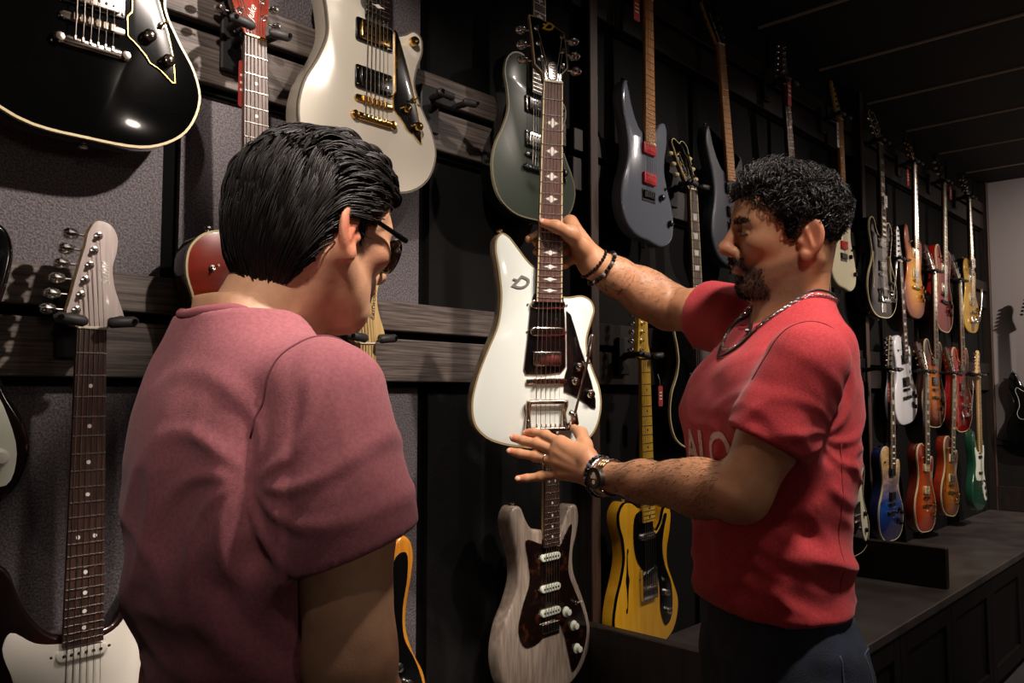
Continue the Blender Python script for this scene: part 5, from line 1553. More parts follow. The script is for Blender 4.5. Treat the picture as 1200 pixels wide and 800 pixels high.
# faded lettering across the chest
M_print = mat('cracked_white_print', '#c9b8b4', .8, col2='#a24a4c', nscale=160, contrast=(.5, .75))
def chest_text(body, size, yc, zc, sx=1., bold=0.):
    cu = bpy.data.curves.new('t', 'FONT'); cu.body = body; cu.size = size; cu.align_x = 'CENTER'; cu.align_y = 'CENTER'; cu.offset = bold; cu.resolution_u = 4
    t = bpy.data.objects.new('t', cu); COL.objects.link(t); bpy.context.view_layer.update()
    m0 = bpy.data.meshes.new_from_object(t.evaluated_get(bpy.context.evaluated_depsgraph_get())); bpy.data.objects.remove(t, do_unlink=True)
    bm = bmesh.new(); bm.from_mesh(m0); bmesh.ops.triangulate(bm, faces=bm.faces)
    for _ in range(2):
        bmesh.ops.subdivide_edges(bm, edges=[e for e in bm.edges if e.calc_length() > .006], cuts=1)
        bmesh.ops.triangulate(bm, faces=bm.faces)
    dirw = MF.to_3x3() @ Vector((-1, 0, 0))
    for v in bm.verts:
        p = MF @ Vector((.4, yc + v.co.x * sx, zc + v.co.y)); h = bvS.ray_cast(p, dirw)
        v.co = (h[0] - dirw * .0012) if h[0] is not None else p + dirw * .27
    mm = bpy.data.meshes.new('lettering'); bm.to_mesh(mm); bm.free(); mm.materials.append(M_print); mm.name = 'lettering'
    part('shirt_print', mm, man, 'faded white lettering')
chest_text('ALO', .085, .0, 1.225, 1.0, .002)
chest_text('LEL', .020, .035, 1.165, 1.2, .0006)

# jeans and shoes
M_jean = mat('dark_indigo_denim', '#0c1220', .85, col2='#172136', nscale=30, bump=.4, bscale=500)
J = Solid()
J.loft([(.82, -.004, .154, .112), (.92, .0, .152, .110), (1.0, .014, .144, .090), (1.06, .016, .138, .086)], k=0, p=2.4)
for s in (-1, 1):
    J.chain([(-.005, s * .080, .86), (.01, s * .092, .50), (-.005, s * .10, .075)], [.090, .066, .052], k=.04)
Vj, Fj = J.mesh(.006); Nj = vnormals(Vj, Fj)
x, y, z = Vj.T
Vj = Vj + Nj * (.004 * noise_np(np.stack([x * 12, y * 12, z * 26], 1), 3) + .002 * noise_np(Vj * 40, 8))[:, None]
part('jeans', np_mesh('jeans', xform(MF, Vj), Fj, M_jean), man, 'dark indigo jeans')
bvJ = bvh_of(xform(MF, Vj), Fj)
M_thread = mat('grey_denim_thread', '#3a4352', .9)
for (a, b, zt, zb) in ((2.05, 2.75, .940, .815),):
    loop = []
    for (aa, zz) in [(a + (b - a) * i / 8, zt) for i in range(9)] + [(b, zt - (zt - zb) * i / 6) for i in range(1, 6)] + [(b - (b - a) * i / 8, zb - .012 * math.sin(math.pi * i / 8)) for i in range(9)] + [(a, zb + (zt - zb) * i / 6) for i in range(1, 6)]:
        loop.append(MF @ Vector((.18 * math.cos(aa), .2 * math.sin(aa), zz)))
    loop = stick(bvJ, loop, .0005)
    part('pocket_stitch', new_mesh('pocket_stitch', *tube_vf(loop, .0014, 5, closed=True), M_thread, 180), man)
pts = stick(bvJ, [MF @ Vector((-.01, .25, .96 - .7 * i / 40)) for i in range(41)], .0002)
part('leg_seam', new_mesh('leg_seam', *tube_vf(pts, .0014, 5), M_thread, 180), man)
M_shoe = mat('black_leather', '#0c0b0b', .4)
def shoe(MM, s, root):
    Q = Solid(); Q.chain([(-.055, s * .10, .045), (.06, s * .105, .040), (.15, s * .11, .030)], [.042, .042, .030], k=.03); Q.cone((-.03, s * .10, .05), (-.02, s * .10, .10), .045, .048, k=.03)
    Q.plane((0, 0, 0.002), (0, 0, -1))
    v, f = Q.mesh(.006); part('shoe', np_mesh('shoe', xform(MM, v), f, M_shoe), root)
for s in (-1, 1): shoe(MF, s, man)

# hair: short black curls
M_blackhair = mat('black_hair', '#080606', .45, spec=.45)
def hair_sdf(grow, back=0.):
    h = Solid(); h.ell((CR_X, 0, .020), (CR_R + grow, .075 + grow * .9, .077 + grow), k=0)
    h.ell((.030, 0, .045), (.050 + grow, .056 + grow * .7, .052 + grow), k=.03)
    if back: h.ell((-.042, 0, -.025), (.062 + back, .068 + back * .6, .078), k=.03)
    lo = np.array([-.2] * 3); hi = np.array([.2] * 3)
    return h, lo, hi
hm, lo_, hi_ = hair_sdf(.003)
hm.custom(lambda x, y, z: (hairline(x + 0 * z).astype(f32) - z + 0 * y) * .7, lo_, hi_, 'i', .006)
Vq, Fq = hm.mesh(.004)
part('hair_cap', np_mesh('hair_cap', xform(HM, Vq + .002 * noise_np(Vq * 90)[:, None] * vnormals(Vq, Fq)), Fq, mat('matte_black_hair_base', '#050404', .95, spec=.1)), man)
def sample_surface(V, F, n, keep):
    c = V[F].mean(1); a = np.linalg.norm(np.cross(V[F[:, 2]] - V[F[:, 0]], V[F[:, 3]] - V[F[:, 1]]), axis=1)
    k = keep(c); a = a * k; i = rng.choice(len(F), n, p=a / a.sum())
    return c[i] + rng.normal(0, .0015, (n, 3))
free, _, _ = hair_sdf(.003)
roots = sample_surface(Vq, Fq, 3400, lambda c: (c[:, 2] > hairline(c[:, 0]) + .002) & (free.at(c) > -.004))
nrm_ = free.grad(roots); n_s = len(roots); m_s = 15
front = sstep(.0, .05, roots[:, 0])
flow = np.stack([-.5 - .8 * front, .3 * np.sign(roots[:, 1]), -.6 + .8 * front - .8 * (roots[:, 0] < -.05)], 1) + .9 * np.stack([noise_np(roots * 45, 31), noise_np(roots * 45, 32), noise_np(roots * 45, 33)], 1) + rng.normal(0, .18, (n_s, 3))
flow -= nrm_ * np.sum(flow * nrm_, 1, keepdims=True); flow /= np.linalg.norm(flow, axis=1, keepdims=True) + 1e-9
bi = np.cross(nrm_, flow); t = np.linspace(0, 1, m_s)
edge = sstep(.0, .02, roots[:, 2] - hairline(roots[:, 0]))
topk = sstep(-.03, .06, roots[:, 2]) * (.55 + .45 * edge); Ln = (.010 + .026 * topk) * rng.uniform(.7, 1.25, n_s); rad = (.0018 + .0046 * topk) * rng.uniform(.6, 1.3, n_s)
turns = (1.1 + .8 * noise_np(roots * 50, 34)) * np.sign(noise_np(roots * 40, 35)); ph = 5 * noise_np(roots * 55, 36) + rng.normal(0, .3, n_s)
Pq = np.zeros((n_s, m_s, 3))
for i, tt in enumerate(t):
    a = ph + turns * 6.28 * tt; e = min(1, tt * 4)
    Pq[:, i] = roots + flow * (Ln * tt)[:, None] + nrm_ * ((.002 + .007 * topk * math.sin(tt * 2.6)) + rad * np.sin(a) * e)[:, None] + bi * (rad * np.cos(a) * e)[:, None]
v, f = strands_mesh(Pq, .00085 * (1 - .6 * t ** 2))
hair_stuff(part('hair', np_mesh('hair', xform(HM, v), f, M_blackhair), man, 'short curly black hair'))
# beard, moustache, brow: short dark strands on the skin
fv = Vh; kx, ky, kz = fv.T
bz = np.interp(kx, [.02, .05, .075, .11], [-.075, -.066, -.060, -.046])
goat = (kz < bz) & (kx > .046) & (kz > -.116) & (np.abs(ky) < .05) & ~((kz > -.078) & (kz < -.0555) & (np.abs(ky) < .023) & (kx > .083)) & ~((kz > -.046) & (np.abs(ky) < .012))
moust = (kz < -.044) & (kz > -.0565) & (np.abs(ky) < .028) & (kx > .074)
brow = (np.abs(kz - (.0190 - .06 * (np.abs(ky) - .03) ** 2 * 40)) < .0046 * np.clip(1.15 - ((np.abs(ky) - .026) / .024) ** 2, .25, 1)) & (np.abs(ky) > .011) & (np.abs(ky) < .050) & (kx > .06)
def fuzz(mask, n, ln, w, dirv, name, lift=.5, m=None):
    idx = np.nonzero(mask)[0]
    if len(idx) == 0: return
    pick = rng.choice(idx, n); r0 = fv[pick] + rng.normal(0, .001, (n, 3)); nn = hs_.grad(r0)
    d = np.array(dirv) + np.stack([0 * r0[:, 0], np.sign(r0[:, 1]) * .25, 0 * r0[:, 0]], 1) + rng.normal(0, .35, (n, 3)); d /= np.linalg.norm(d, axis=1, keepdims=True)
    tt = np.linspace(0, 1, 5); LL = ln * rng.uniform(.6, 1.2, n)
    P = r0[:, None] + (d[:, None] * (LL[:, None] * tt)[:, :, None]) + nn[:, None] * ((LL[:, None] * lift) * (tt - .45 * tt ** 2))[:, :, None]
    v, f = strands_mesh(P, w * (1 - .7 * tt))
    hair_stuff(part(name, np_mesh(name, xform(HM, v), f, m or M_beard), man))
M_beard = mat('dark_beard', '#120d0b', .5)
fuzz(goat, 2600, .0050, .00042, (.12, 0, -.9), 'beard', .30)
fuzz(moust, 600, .0055, .00045, (.1, 0, -.8), 'moustache', .25)
fuzz(brow, 900, .0066, .0006, (-.8, 0, .10), 'eyebrow', .18)
for s in (-1, 1):
    pts = [HM @ Vector(p) for p in ((.0885, s * .017, -.0052), (.0885, s * .025, -.0075), (.0865, s * .034, -.0078), (.082, s * .044, -.0055))]
    part('eyelashes', new_mesh('eyelashes', *tube_vf(pts, .0011, 6), M_beard), man)

# fine dark hair on both forearms
M_armhair = mat('dark_arm_hair', '#1c120d', .6)
for (VV, FF, e_, w_, sd, nh) in ((VL, FL, elL, wrL, L, 1500), (VA, FA, elR, wrR, A, 600)):
    ax_ = np.array((w_ - e_).normalized()); tt_ = (VV - np.array(e_)) @ ax_ / (w_ - e_).length
    idx = np.nonzero((tt_ > .02) & (tt_ < .9) & (np.linalg.norm(VV - np.array(e_) - ((VV - np.array(e_)) @ ax_)[:, None] * ax_, axis=1) < .07))[0]
    r0 = VV[rng.choice(idx, nh)]; n0 = sd.grad(r0); d0 = ax_ * .8 + np.array([0, 0, -.5]) + rng.normal(0, .35, (nh, 3)); d0 -= n0 * np.sum(d0 * n0, 1, keepdims=True); d0 /= np.linalg.norm(d0, axis=1, keepdims=True)
    tq = np.linspace(0, 1, 4); ll = rng.uniform(.006, .014, nh)
    PP = r0[:, None] + d0[:, None] * (ll[:, None] * tq)[..., None] + n0[:, None] * (.0016 * np.sin(tq * 2.2))[None, :, None]
    v, f = strands_mesh(PP, .00022 * (1 - .6 * tq)); hair_stuff(part('arm_hair', np_mesh('arm_hair', v, f, M_armhair), man))
# necklaces: leather cord and a silver chain with pendant
def neck_loop(front, side, n):
    pts = []
    for i in range(n):
        a = 2 * math.pi * i / n; c = max(math.cos(a), 0)
        p = Vector((-.032 + (front if c > 0 else .070) * math.cos(a), side * math.sin(a) * (1 - .15 * c), 1.60))
        h = bvS.ray_cast(MF @ p, Vector((0, 0, -1)), .5); pts.append(h[0] + h[1] * .003 if h[0] is not None else MF @ (p - Vector((0, 0, .14))))
    for _ in range(2): pts = [(pts[i - 1] + pts[i] * 2 + pts[(i + 1) % n]) / 4 for i in range(n)]
    return pts
cord = neck_loop(.128, .078, 90)
part('leather_cord', new_mesh('leather_cord', *tube_vf(cord, .0022, 6, closed=True), mat('dark_leather_cord', '#150d0a', .6), 180), man)
chain = neck_loop(.118, .086, 130)
parts = []
for i, p in enumerate(chain):
    q = chain[(i + 1) % len(chain)]; d = (q - p); L_ = d.length
    if L_ < 1e-5: continue
    d, u, w_ = frame_of(d)
    if i % 2: u, w_ = w_, u
    pts = [p + d * ((.7 * L_) * math.cos(a)) + u * (.0026 * math.sin(a)) for a in [2 * math.pi * k / 8 for k in range(8)]]
    parts.append(tube_vf(pts, .0008, 4, closed=True))
v, f = join_vf(parts); o = part('silver_chain', new_mesh('silver_chain', v, f, M_chrome, 180), man); o['kind'] = 'stuff'
pd = W(878, 387, 1.30); h = bvS.ray_cast(C0, (pd - C0).normalized())
pp = (h[0] if h[0] is not None else pd) + Vector((0, 0, 0)) - CF * .004
parts = [tube_vf([pp + CU * .012 + CR * .002, pp - CU * .012 - CR * .002], [.0035, .0045], 8), tube_vf([pp - CR * .008, pp + CR * .008], .003, 8), tube_vf([pp + CU * .03 + CR * .002, pp + CU * .012], .0012, 5)]
v, f = join_vf(parts); part('pendant', new_mesh('pendant', v, f, mat('tarnished_silver', '#5a5450', .4, 1.0)), man)

# bead bracelets on the far wrist
M_bead = mat('black_bead', '#0d0c0d', .25, coat=.5); M_bead2 = mat('grey_stone_bead', '#6a6664', .4, coat=.3)
axr = (wrR - elR).normalized()
def bracelet(name, c, axis, ra, rb, up, n, r, mats, root):
    pts = wrist_loop(c, axis, ra, rb, up, n)
    b = empty(name); b.parent = root; b.matrix_parent_inverse = root.matrix_world.inverted()
    for i, p in enumerate(pts):
        mm = mats[i % len(mats)]
        shared('bead', 'bead%.4f' % r, lambda: lathe_vf([(r * .15, -r), (r * .72, -r * .7), (r, 0), (r * .72, r * .7), (r * .15, r)], 8), mm, b, p)
    return b
bracelet('bead_bracelet', wrR + axr * .000, axr + Vector((0, 0, .25)), .0345, .0345, (0, 0, 1), 26, .0042, [M_bead], man)
bracelet('bead_bracelet', wrR - axr * .020, axr + Vector((.0, 0, .18)), .0400, .0400, (0, 0, 1), 26, .0050, [M_bead, M_bead, M_bead2], man)
# watch, bangle and beads on the near wrist
axl = (wrL - elL).normalized(); toc = (C0 - wrL).normalized()
bracelet('bead_bracelet', wrL + axl * .020, axl, .0355, .0355, (0, 0, 1), 27, .0044, [M_bead, M_bead, mat('blue_stone_bead', '#46506a', .3)], man)
part('silver_bangle', new_mesh('silver_bangle', *tube_vf(wrist_loop(wrL + axl * .0115, axl, .0335, .0335, (0, 0, 1), 40), .0026, 8, closed=True), M_chrome, 180), man)
wc = wrL - axl * .006
up_w = (toc - axl * toc.dot(axl)).normalized(); up_w = (up_w + Vector((0, 0, -.12)) + CR * -.05).normalized(); up_w = (up_w - axl * up_w.dot(axl)).normalized()
wq = axl.cross(up_w)
wm = Matrix.Translation(wc + up_w * .0330) @ Matrix((axl, wq, up_w)).transposed().to_4x4()
watch = empty('wrist_watch'); watch.parent = man; watch.matrix_parent_inverse = man.matrix_world.inverted()
def wpart(name, vf, m):
    v, f = vf; o = mk(name, [wm @ Vector(p) for p in v], f, m, watch); return o
M_steel = mat('brushed_steel', '#8d8882', .3, 1.0); M_bronze = mat('bronze_gold', '#b08748', .28, 1.0)
wpart('watch_case', lathe_vf([(.019, -.006), (.0205, -.004), (.0205, .003), (.019, .005)], 32), M_steel)
wpart('bezel', (lambda n: ring_vf([(.0190 * math.cos(2 * math.pi * i / n), .0190 * math.sin(2 * math.pi * i / n)) for i in range(n)], .0028, .0045, .0066))(36), mat('dark_bezel', '#1c1715', .3, .6))
wpart('dial', lathe_vf([(.0163, .0040), (.0163, .0052)], 32), mat('brown_dial', '#33231a', .35))
for (dx, dy) in ((-.0068, .0), (.0068, .0), (0, -.007)):
    wpart('subdial', ([(a + dy, b + dx, c) for a, b, c in lathe_vf([(.0040, .0050), (.0040, .0056)], 16)[0]], lathe_vf([(.0040, .0050), (.0040, .0056)], 16)[1]), M_white if dy == 0 else M_bronze)
for a_ in (.6, 2.3): wpart('watch_hand', box_vf(.004 * math.cos(a_), .004 * math.sin(a_), .0058, .0012 + .008 * abs(math.cos(a_)), .0012 + .008 * abs(math.sin(a_)), .0004), M_pearl)
wpart('crown', ([(c + .0205, a, b) for a, b, c in lathe_vf([(.003, 0), (.003, .004)], 10)[0]], lathe_vf([(.003, 0), (.003, .004)], 10)[1]), M_steel)
nl = 22
for i in range(nl):
    a = 2 * math.pi * i / nl
    if abs(math.atan2(math.sin(a), math.cos(a))) < .60: continue
    ra_ = .0320; p = wc + up_w * (ra_ * math.cos(a)) + wq * (ra_ * math.sin(a))
    nn = (up_w * math.cos(a) + wq * math.sin(a)); tt = (-up_w * math.sin(a) + wq * math.cos(a))
    lm = Matrix.Translation(p) @ Matrix((axl, tt, nn)).transposed().to_4x4()
    for (ox, wx, mm) in ((-.0066, .0060, M_steel), (0, .0066, M_bronze), (.0066, .0060, M_steel)):
        v, f = box_vf(ox, 0, 0, wx, .0084, .0034, .0008); mk('band_link', [lm @ Vector(q) for q in v], f, mm, watch)
# ring
rc = Vector(fing['r'][0]).lerp(Vector(fing['r'][1]), .45); rd = (Vector(fing['r'][1]) - Vector(fing['r'][0]))
part('finger_ring', new_mesh('finger_ring', *tube_vf(ring_on(rc, rd, .0112, 24), .0018, 8, closed=True), M_chrome, 180), man)
# fingernails
M_nail = mat('fingernail', '#d3a48c', .3)
for q in 'imrp':
    p = Vector(fing[q][3]); d = (p - Vector(fing[q][2])).normalized(); n_ = (C0 - p).normalized(); n_ = (n_ - d * n_.dot(d)).normalized()
    s_ = d.cross(n_); lm = Matrix.Translation(p + n_ * .0062 + d * .001) @ Matrix((d, s_, n_)).transposed().to_4x4()
    v, f = lathe_vf([(.0050, -.0012), (.0048, .0004), (.0030, .0013), (.0005, .0016)], 12)
    part('fingernail', new_mesh('fingernail', [lm @ Vector((a * 1.15, b * .95, c)) for a, b, c in v], f, M_nail, 180), man)
p = W(635, 260.5, 1.6485); d = (p - W(652, 265.5, 1.6475)).normalized(); n_ = (C0 - p).normalized(); n_ = (n_ - d * n_.dot(d) + Vector((0, 0, .5))).normalized(); n_ = (n_ - d * n_.dot(d)).normalized()
lm = Matrix.Translation(p + n_ * .0072) @ Matrix((d, d.cross(n_), n_)).transposed().to_4x4()
v, f = lathe_vf([(.0058, -.0012), (.0055, .0004), (.0034, .0014), (.0005, .0018)], 12)
part('fingernail', new_mesh('fingernail', [lm @ Vector((a * 1.15, b, c)) for a, b, c in v], f, M_nail, 180), man)

# ------------------------------------------------------------------ young man seen from behind
CR_X, CR_R = -.008, .089
YF = frame_at(321, .95, hdir(42)); YFi = YF.inverted()
boy = person_root('person', YF, 'dark-haired man in a dusty pink t-shirt and glasses seen from behind')
HY = head_frame(W(371, 266, .965), hdir(38), math.radians(12), math.radians(0)) @ Matrix.Scale(.95, 4); HYi = HY.inverted()
SK_boy = skin_mat('light_skin')
base_y = np.array(lin('#c69878')[:3]); red_y = np.array(lin('#c4684f')[:3])
nk = YF @ Vector((-.045, 0, 1.36))
hb = head_solid(tuple(HYi @ nk), .052)
Vy, Fy = hb.mesh(.0022)
x, y, z = Vy.T
cy = np.tile(base_y, (len(Vy), 1))
ear = np.exp(-(((x + .012) / .03) ** 2 + ((z + .018) / .04) ** 2)) * sstep(.064, .078, np.abs(y)); cy = lerp(cy, red_y, ear * .75)
cy = lerp(cy, red_y, np.exp(-(((x - .06) / .03) ** 2 + ((z + .03) / .03) ** 2)) * .25)
lips = np.exp(-((z + .0645) / .0085) ** 4) * sstep(.084, .090, x) * sstep(.026, .019, np.abs(y)); cy = lerp(cy, np.array(lin('#b06a5c')[:3]), lips * .9)
VW = [xform(HY, Vy)]; FW = [Fy]; CW = [cy]
Y = Solid()
shY = YF @ Vector((-.015, -.150, 1.305)); elY = W(412, 765, .800); wrY = W(446, 985, .88)
Y.chain([shY, shY.lerp(elY, .5), elY], [.050, .0455, .041], k=.02)
Y.cone(shY.lerp(elY, .3) + (YF.to_3x3() @ Vector((-.012, 0, 0))), shY.lerp(elY, .85) + (YF.to_3x3() @ Vector((-.006, 0, 0))), .039, .035, k=.02)
Y.chain([elY, elY.lerp(wrY, .3), wrY], [.040, .042, .026], k=.02)
Y.ell(elY + (YF.to_3x3() @ Vector((-.028, 0, -.008))), (.020, .020, .022), k=.025)
def simple_hand(S_, wr, d, side, up, k=1.0):
    d = Vector(d).normalized(); up = Vector(up); up = (up - d * up.dot(d)).normalized(); sv = d.cross(up) * side
    for i, ln in enumerate((.040, .045, .042, .033)):
        mcp = wr + d * .085 + sv * (.028 - .0185 * i); S_.cone(wr, mcp, .020, .012, k=.014)
        p1 = mcp + d * ln * .9 + up * .008; p2 = p1 + d * ln * .5 + up * .014; p3 = p2 + d * ln * .30 + up * .016
        S_.chain([mcp, p1, p2, p3], [.0105, .0095, .0088, .0075], k=.004)
    S_.chain([wr + sv * .01, wr + d * .04 + sv * .035 + up * .01, wr + d * .07 + sv * .045 + up * .02, wr + d * .095 + sv * .042 + up * .028], [.020, .0135, .0112, .0088], k=.010)
simple_hand(Y, wrY, (wrY - elY), 1, YF.to_3x3() @ Vector((0, 1, 0)))
VY, FY = Y.mesh(.0034)
cY = arm_tint(VY, base_y); cY = lerp(cY, red_y, sstep(.06, .01, np.linalg.norm(VY - np.array(elY), axis=1)) * .25)
VW.append(VY); FW.append(FY); CW.append(cY)
Y2 = Solid(); shZ = YF @ Vector((.0, .126, 1.285)); elZ = YF @ Vector((.03, .165, 1.02)); wrZ = YF @ Vector((.16, .10, .93))
Y2.chain([shZ, shZ.lerp(elZ, .5), elZ], [.054, .047, .041], k=.02); Y2.chain([elZ, elZ.lerp(wrZ, .3), wrZ], [.040, .042, .026], k=.02)
simple_hand(Y2, wrZ, (wrZ - elZ), -1, Vector((0, 0, -1)))
v, f = Y2.mesh(.005); VW.append(v); FW.append(f); CW.append(arm_tint(v, base_y))
T = Solid(); T.loft([(.90, 0, .135, .090), (1.15, 0, .145, .088), (1.30, -.01, .150, .080), (1.38, -.035, .09, .055), (1.43, -.045, .05, .045)])
v, f = T.mesh(.008); VW.append(xform(YF, v)); FW.append(f); CW.append(np.tile(base_y, (len(v), 1)))
V, F, Cc = merge(VW, FW, CW); me = np_mesh('body', V, F, SK_boy); add_tint(me, Cc); part('body', me, boy)

M_pink = mat('dusty_rose_jersey', '#8c4f57', .9, col2='#9a5a62', nscale=240, sheen=.08, bump=.2, bscale=600)
SY = Solid()
SY.loft([(.78, .0, .146, .110), (.95, .0, .144, .108), (1.10, -.002, .144, .106), (1.21, -.006, .146, .104), (1.28, -.012, .136, .098), (1.335, -.022, .116, .084), (1.375, -.036, .090, .070), (1.405, -.044, .062, .062)], k=0, p=2.3)
yl = lambda v: np.array(YFi @ Vector(v))
SY.cone((-.03, -.09, 1.318), (-.045, -.035, 1.372), .046, .036, k=.04); SY.cone((-.03, .075, 1.312), (-.045, .035, 1.368), .044, .034, k=.04)
SY.ell((-.062, -.065, 1.23), (.048, .075, .11), k=.09); SY.ell((-.062, .065, 1.23), (.048, .075, .11), k=.09)
# near sleeve: flares, its hem plane tips up on the outer side
sA = yl(shY) + np.array([-.004, .008, .012]); sB = yl(W(414, 643, .805)); dn = np.array(YFi.to_3x3() @ (-CU * .93 + CR * .34))
sub = Solid(); sub.cone(sA, sB + (sB - sA) * .35, .058, .072, k=0); sub.plane(sB, dn)
g0, g1 = sub.pr[0][0], sub.pr[1][0]
SY.custom(lambda x, y, z: smax(g0(x, y, z), g1(x, y, z), .003), np.minimum(sA, sB) - .11, np.maximum(sA, sB) + .11, 'u', .035)
SY.cone(sA + (sB - sA) * .66, sB + (sB - sA) * .4, .049, .060, k=.003, op='s')
sleeve(SY, yl(shZ) + np.array([0, -.008, .012]), yl(elZ), .62, .060, .066, .054)
SY.cone((-.01, 0, 1.50), (-.040, 0, 1.365), .088, .056, k=.008, op='s')
Vs, Fs = SY.mesh(.0036); Ns = vnormals(Vs, Fs); x, y, z = Vs.T
arm_m = sstep(-.128, -.150, y)
vert = 1 - np.abs(noise_np(np.stack([x * 8, y * 8 + z * 1.5, z * 2.2], 1), 11))
diag = 1 - np.abs(noise_np(np.stack([x * 6, y * 7 + z * 7, z * 9 - y * 5], 1), 12))
horiz = 1 - np.abs(noise_np(np.stack([x * 4, y * 5, z * 16 + y * 5], 1), 13))
disp = (1 - arm_m) * (sstep(1.40, 1.25, z) * (vert - .6) * .016 + sstep(1.25, 1.05, z) * (horiz - .65) * .009 + sstep(1.42, 1.3, z) * (diag - .6) * .008)
disp += arm_m * ((diag - .6) * .006 + (vert - .6) * .004) * sstep(1.36, 1.26, z) + .001 * noise_np(Vs * 28, 9)
sharp = (1 - np.abs(noise_np(np.stack([x * 11, y * 12 + z * 4, z * 4.5], 1), 41))) ** 5; sharp2 = (1 - np.abs(noise_np(np.stack([x * 9 + z * 6, y * 9 - z * 9, z * 14], 1), 42))) ** 6
disp += sstep(1.38, 1.25, z) * (sharp * .0050 + sharp2 * .0042 * sstep(1.3, 1.1, z) - .0012) * (1 - .5 * arm_m)
def pinch(P, c, amp, n, reach, ax=0):
    r = P - np.array(c); a_ = np.arctan2(r[:, 2], r[:, 0] if ax == 0 else r[:, 1]); d_ = np.linalg.norm(r, axis=1)
    return amp * np.exp(-(d_ / reach) ** 2) * (np.maximum(np.sin(a_ * n + 9 * d_ / reach), 0) ** 2 - .3)
disp += pinch(Vs, (-.06, -.128, 1.235), .007, 9, .11, 1)
# tuck behind the sleeve
tuck = np.exp(-((y + .128) / .016) ** 2) * sstep(1.36, 1.30, z) * sstep(1.02, 1.15, z) * (x < .02); disp -= tuck * .012
hemm = np.maximum(sstep(.0, .03, (sB - Vs) @ dn), sstep(.12, .14, np.linalg.norm(Vs - sB, axis=1)))
Vs = relax(Vs + Ns * (disp * 1.4 * hemm)[:, None], Fs, 6)
part('t_shirt', np_mesh('t_shirt', xform(YF, Vs), Fs, M_pink), boy, 'dusty pink crew neck t-shirt')
bvY = bvh_of(xform(YF, Vs), Fs)
M_pinkrib = mat('dusty_rose_rib', '#8a4c54', .9, bump=.3, bscale=700); M_pthread = mat('rose_thread', '#6d3a42', .9)
cp = [YF @ Vector((-.040 + .062 * math.cos(a), .061 * math.sin(a), 1.396 - .022 * math.cos(a))) for a in [2 * math.pi * i / 48 for i in range(48)]]
part('collar', new_mesh('collar', *tube_vf(stick(bvY, cp, .0), .0072, 10, closed=True), M_pinkrib, 180), boy)
pts = ray_ring(bvY, YF @ Vector(sB - dn * .022), YF.to_3x3() @ Vector(dn), 48, .1, .0002)
part('sleeve_seam', new_mesh('sleeve_seam', *tube_vf(pts, .0009, 5), M_pthread, 180), boy)
pts = ray_ring(bvY, YF @ (Vector(sA) + Vector((0, .022, -.006))), YF.to_3x3() @ Vector((.05, -1, -.25)), 60, .10)
if len(pts) > 4: part('armhole_seam', new_mesh('armhole_seam', *tube_vf(pts, .0011, 5), M_pthread, 180), boy)

J = Solid()
J.loft([(.72, -.005, .160, .115), (.82, -.004, .160, .118), (.92, 0, .152, .108)], k=0, p=2.4)
for s in (-1, 1): J.chain([(-.005, s * .082, .76), (.01, s * .092, .46), (-.005, s * .098, .075)], [.086, .064, .050], k=.04)
v, f = J.mesh(.009); part('trousers', np_mesh('trousers', xform(YF, v), f, mat('black_denim', '#121214', .85)), boy)
for s in (-1, 1): shoe(YF, s, boy)

# hair: straight, medium length, combed back
M_cap = mat('matte_hair_base', '#070505', .95, spec=.1)
M_brown = mat('dark_brown_hair', '#0e0908', .5, spec=.38)
def boyline(x): return np.interp(x, [-.14, -.08, -.045, -.030, -.012, .012, .022, .035, .060, .080, .11], [-.100, -.100, -.075, -.018, .013, .016, .004, .020, .042, .050, .052])
hy, lo_, hi_ = hair_sdf(.011, .002)
hy.custom(lambda x, y, z: (boyline(x + 0 * z).astype(f32) - z + 0 * y) * .7, lo_, hi_, 'i', .006)
Vq, Fq = hy.mesh(.004)
part('hair_cap', np_mesh('hair_cap', xform(HY, Vq), Fq, M_cap), boy)
clen_k = 1.0
fy, _, _ = hair_sdf(.012, .002)
ncl = 820
cr = sample_surface(Vq, Fq, ncl, lambda c: (c[:, 2] > boyline(c[:, 0]) + .001) & (fy.at(c) > -.006))
def march(P0, steps, ds, lift):
    P = P0.copy(); out = [P.copy()]
    for i in range(steps):
        n = fy.grad(P); back = sstep(-.01, -.075, P[:, 0]); up = sstep(.03, .08, P[:, 2])
        fl = np.stack([-1 + .75 * back, -.25 * np.sign(P[:, 1]) * up * .6, -.28 - 1.3 * back + .25 * up], 1) + .22 * np.stack([noise_np(P * 28, 21), noise_np(P * 28, 22), noise_np(P * 28, 23)], 1)
        fl -= n * np.sum(fl * n, 1, keepdims=True); fl /= np.linalg.norm(fl, axis=1, keepdims=True) + 1e-9
        P = P + fl * ds[:, None]
        low = sstep(-.085, -.105, P[:, 2]); d = fy.at(P)
        tgt = lift[:, None][:, 0] * math.sin(math.pi * min(1, (i + 1) / steps * .8))
        P = P - fy.grad(P) * ((d - tgt) * (1 - low))[:, None]
        out.append(P.copy())
    return np.stack(out, 1)
m_s = 13
clen = rng.uniform(.045, .095, ncl) * (.7 + .3 * sstep(.06, -.05, cr[:, 0])); lift = rng.uniform(.001, .006, ncl) + .010 * sstep(.03, .09, cr[:, 2]) * rng.uniform(.3, 1, ncl)
path = march(cr, m_s - 1, clen / (m_s - 1), lift)
per = 9; t = np.linspace(0, 1, m_s)
nn = fy.grad(cr); tt = path[:, 1] - path[:, 0]; tt /= np.linalg.norm(tt, axis=1, keepdims=True) + 1e-9; bb = np.cross(nn, tt)
P = np.repeat(path, per, 0)
u = rng.normal(0, .0046, ncl * per); w_ = rng.normal(0, .0016, ncl * per); sp = (1 - .72 * t ** 1.3)[None, :]
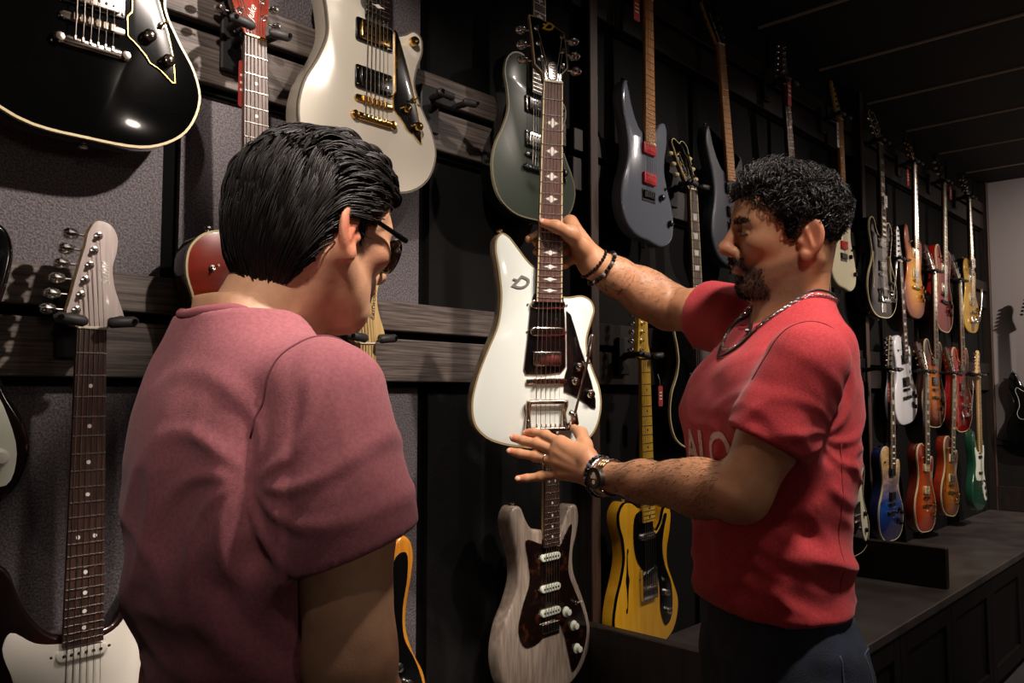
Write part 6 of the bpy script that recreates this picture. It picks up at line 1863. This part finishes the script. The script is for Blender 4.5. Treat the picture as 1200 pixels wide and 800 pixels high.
P = P + (np.repeat(bb, per, 0)[:, None] * (u[:, None] * sp)[..., None]) + (np.repeat(nn, per, 0)[:, None] * (w_[:, None] * sp)[..., None])
v, f = strands_mesh(P, .00085 * (1 - .75 * t ** 2.2))
hair_stuff(part('hair', np_mesh('hair', xform(HY, v), f, M_brown), boy, 'straight dark hair combed back'))

# glasses
M_frame = mat('black_acetate', '#060606', .2, coat=.6)
gl = empty('glasses'); gl.parent = boy; gl.matrix_parent_inverse = boy.matrix_world.inverted()
def gpart(name, vf, m):
    v, f = vf; return mk(name, [HY @ Vector(p) for p in v], f, m, gl, 60)
for s in (-1, 1):
    gpart('temple_arm', tube_vf([(-.028, s * .0765, -.012), (-.014, s * .0785, .008), (.02, s * .0785, .008), (.088, s * .068, .006)], [.0022, .0028, .0028, .0038], 8), M_frame)
    rim = [(.098 - .012 * abs(math.cos(a)) * (math.cos(a) > 0) , s * (.034 + .0285 * math.cos(a)), -.008 + .021 * math.sin(a)) for a in [2 * math.pi * i / 28 for i in range(28)]]
    gpart('rim', tube_vf(rim, .0026, 6, closed=True), M_frame)
    c_ = Vector((.0955, s * .034, -.008)); n = len(rim)
    v = [c_] + [Vector(p) for p in rim] + [c_ - Vector((.0015, 0, 0))] + [Vector(p) - Vector((.0015, 0, 0)) for p in rim]
    f = [(0, 1 + i, 1 + (i + 1) % n) for i in range(n)] + [(n + 1, n + 2 + (i + 1) % n, n + 2 + i) for i in range(n)]
    gpart('lens', (v, f), mat('dark_lens', '#0a0a0c', .05, coat=1.0))
gpart('bridge', tube_vf([(.098, -.006, -.002), (.101, 0, .001), (.098, .006, -.002)], .0024, 8), M_frame)
fv = Vy; hs_ = hb; HM_keep = HM; HM = HY; man_keep = man; man = boy
kx, ky, kz = fv.T
fuzz((np.abs(kz - .0225) < .0045) & (np.abs(ky) > .011) & (np.abs(ky) < .050) & (kx > .06), 500, .006, .0004, (-.8, 0, .10), 'eyebrow', .18, M_brown)
fuzz((kx > .004) & (kx < .020) & (kz < .02) & (kz > -.020) & (np.abs(ky) > .055) & (np.abs(ky) < .073), 260, .012, .0006, (-.1, 0, -1), 'sideburn', .2, M_brown)
HM = HM_keep; man = man_keep
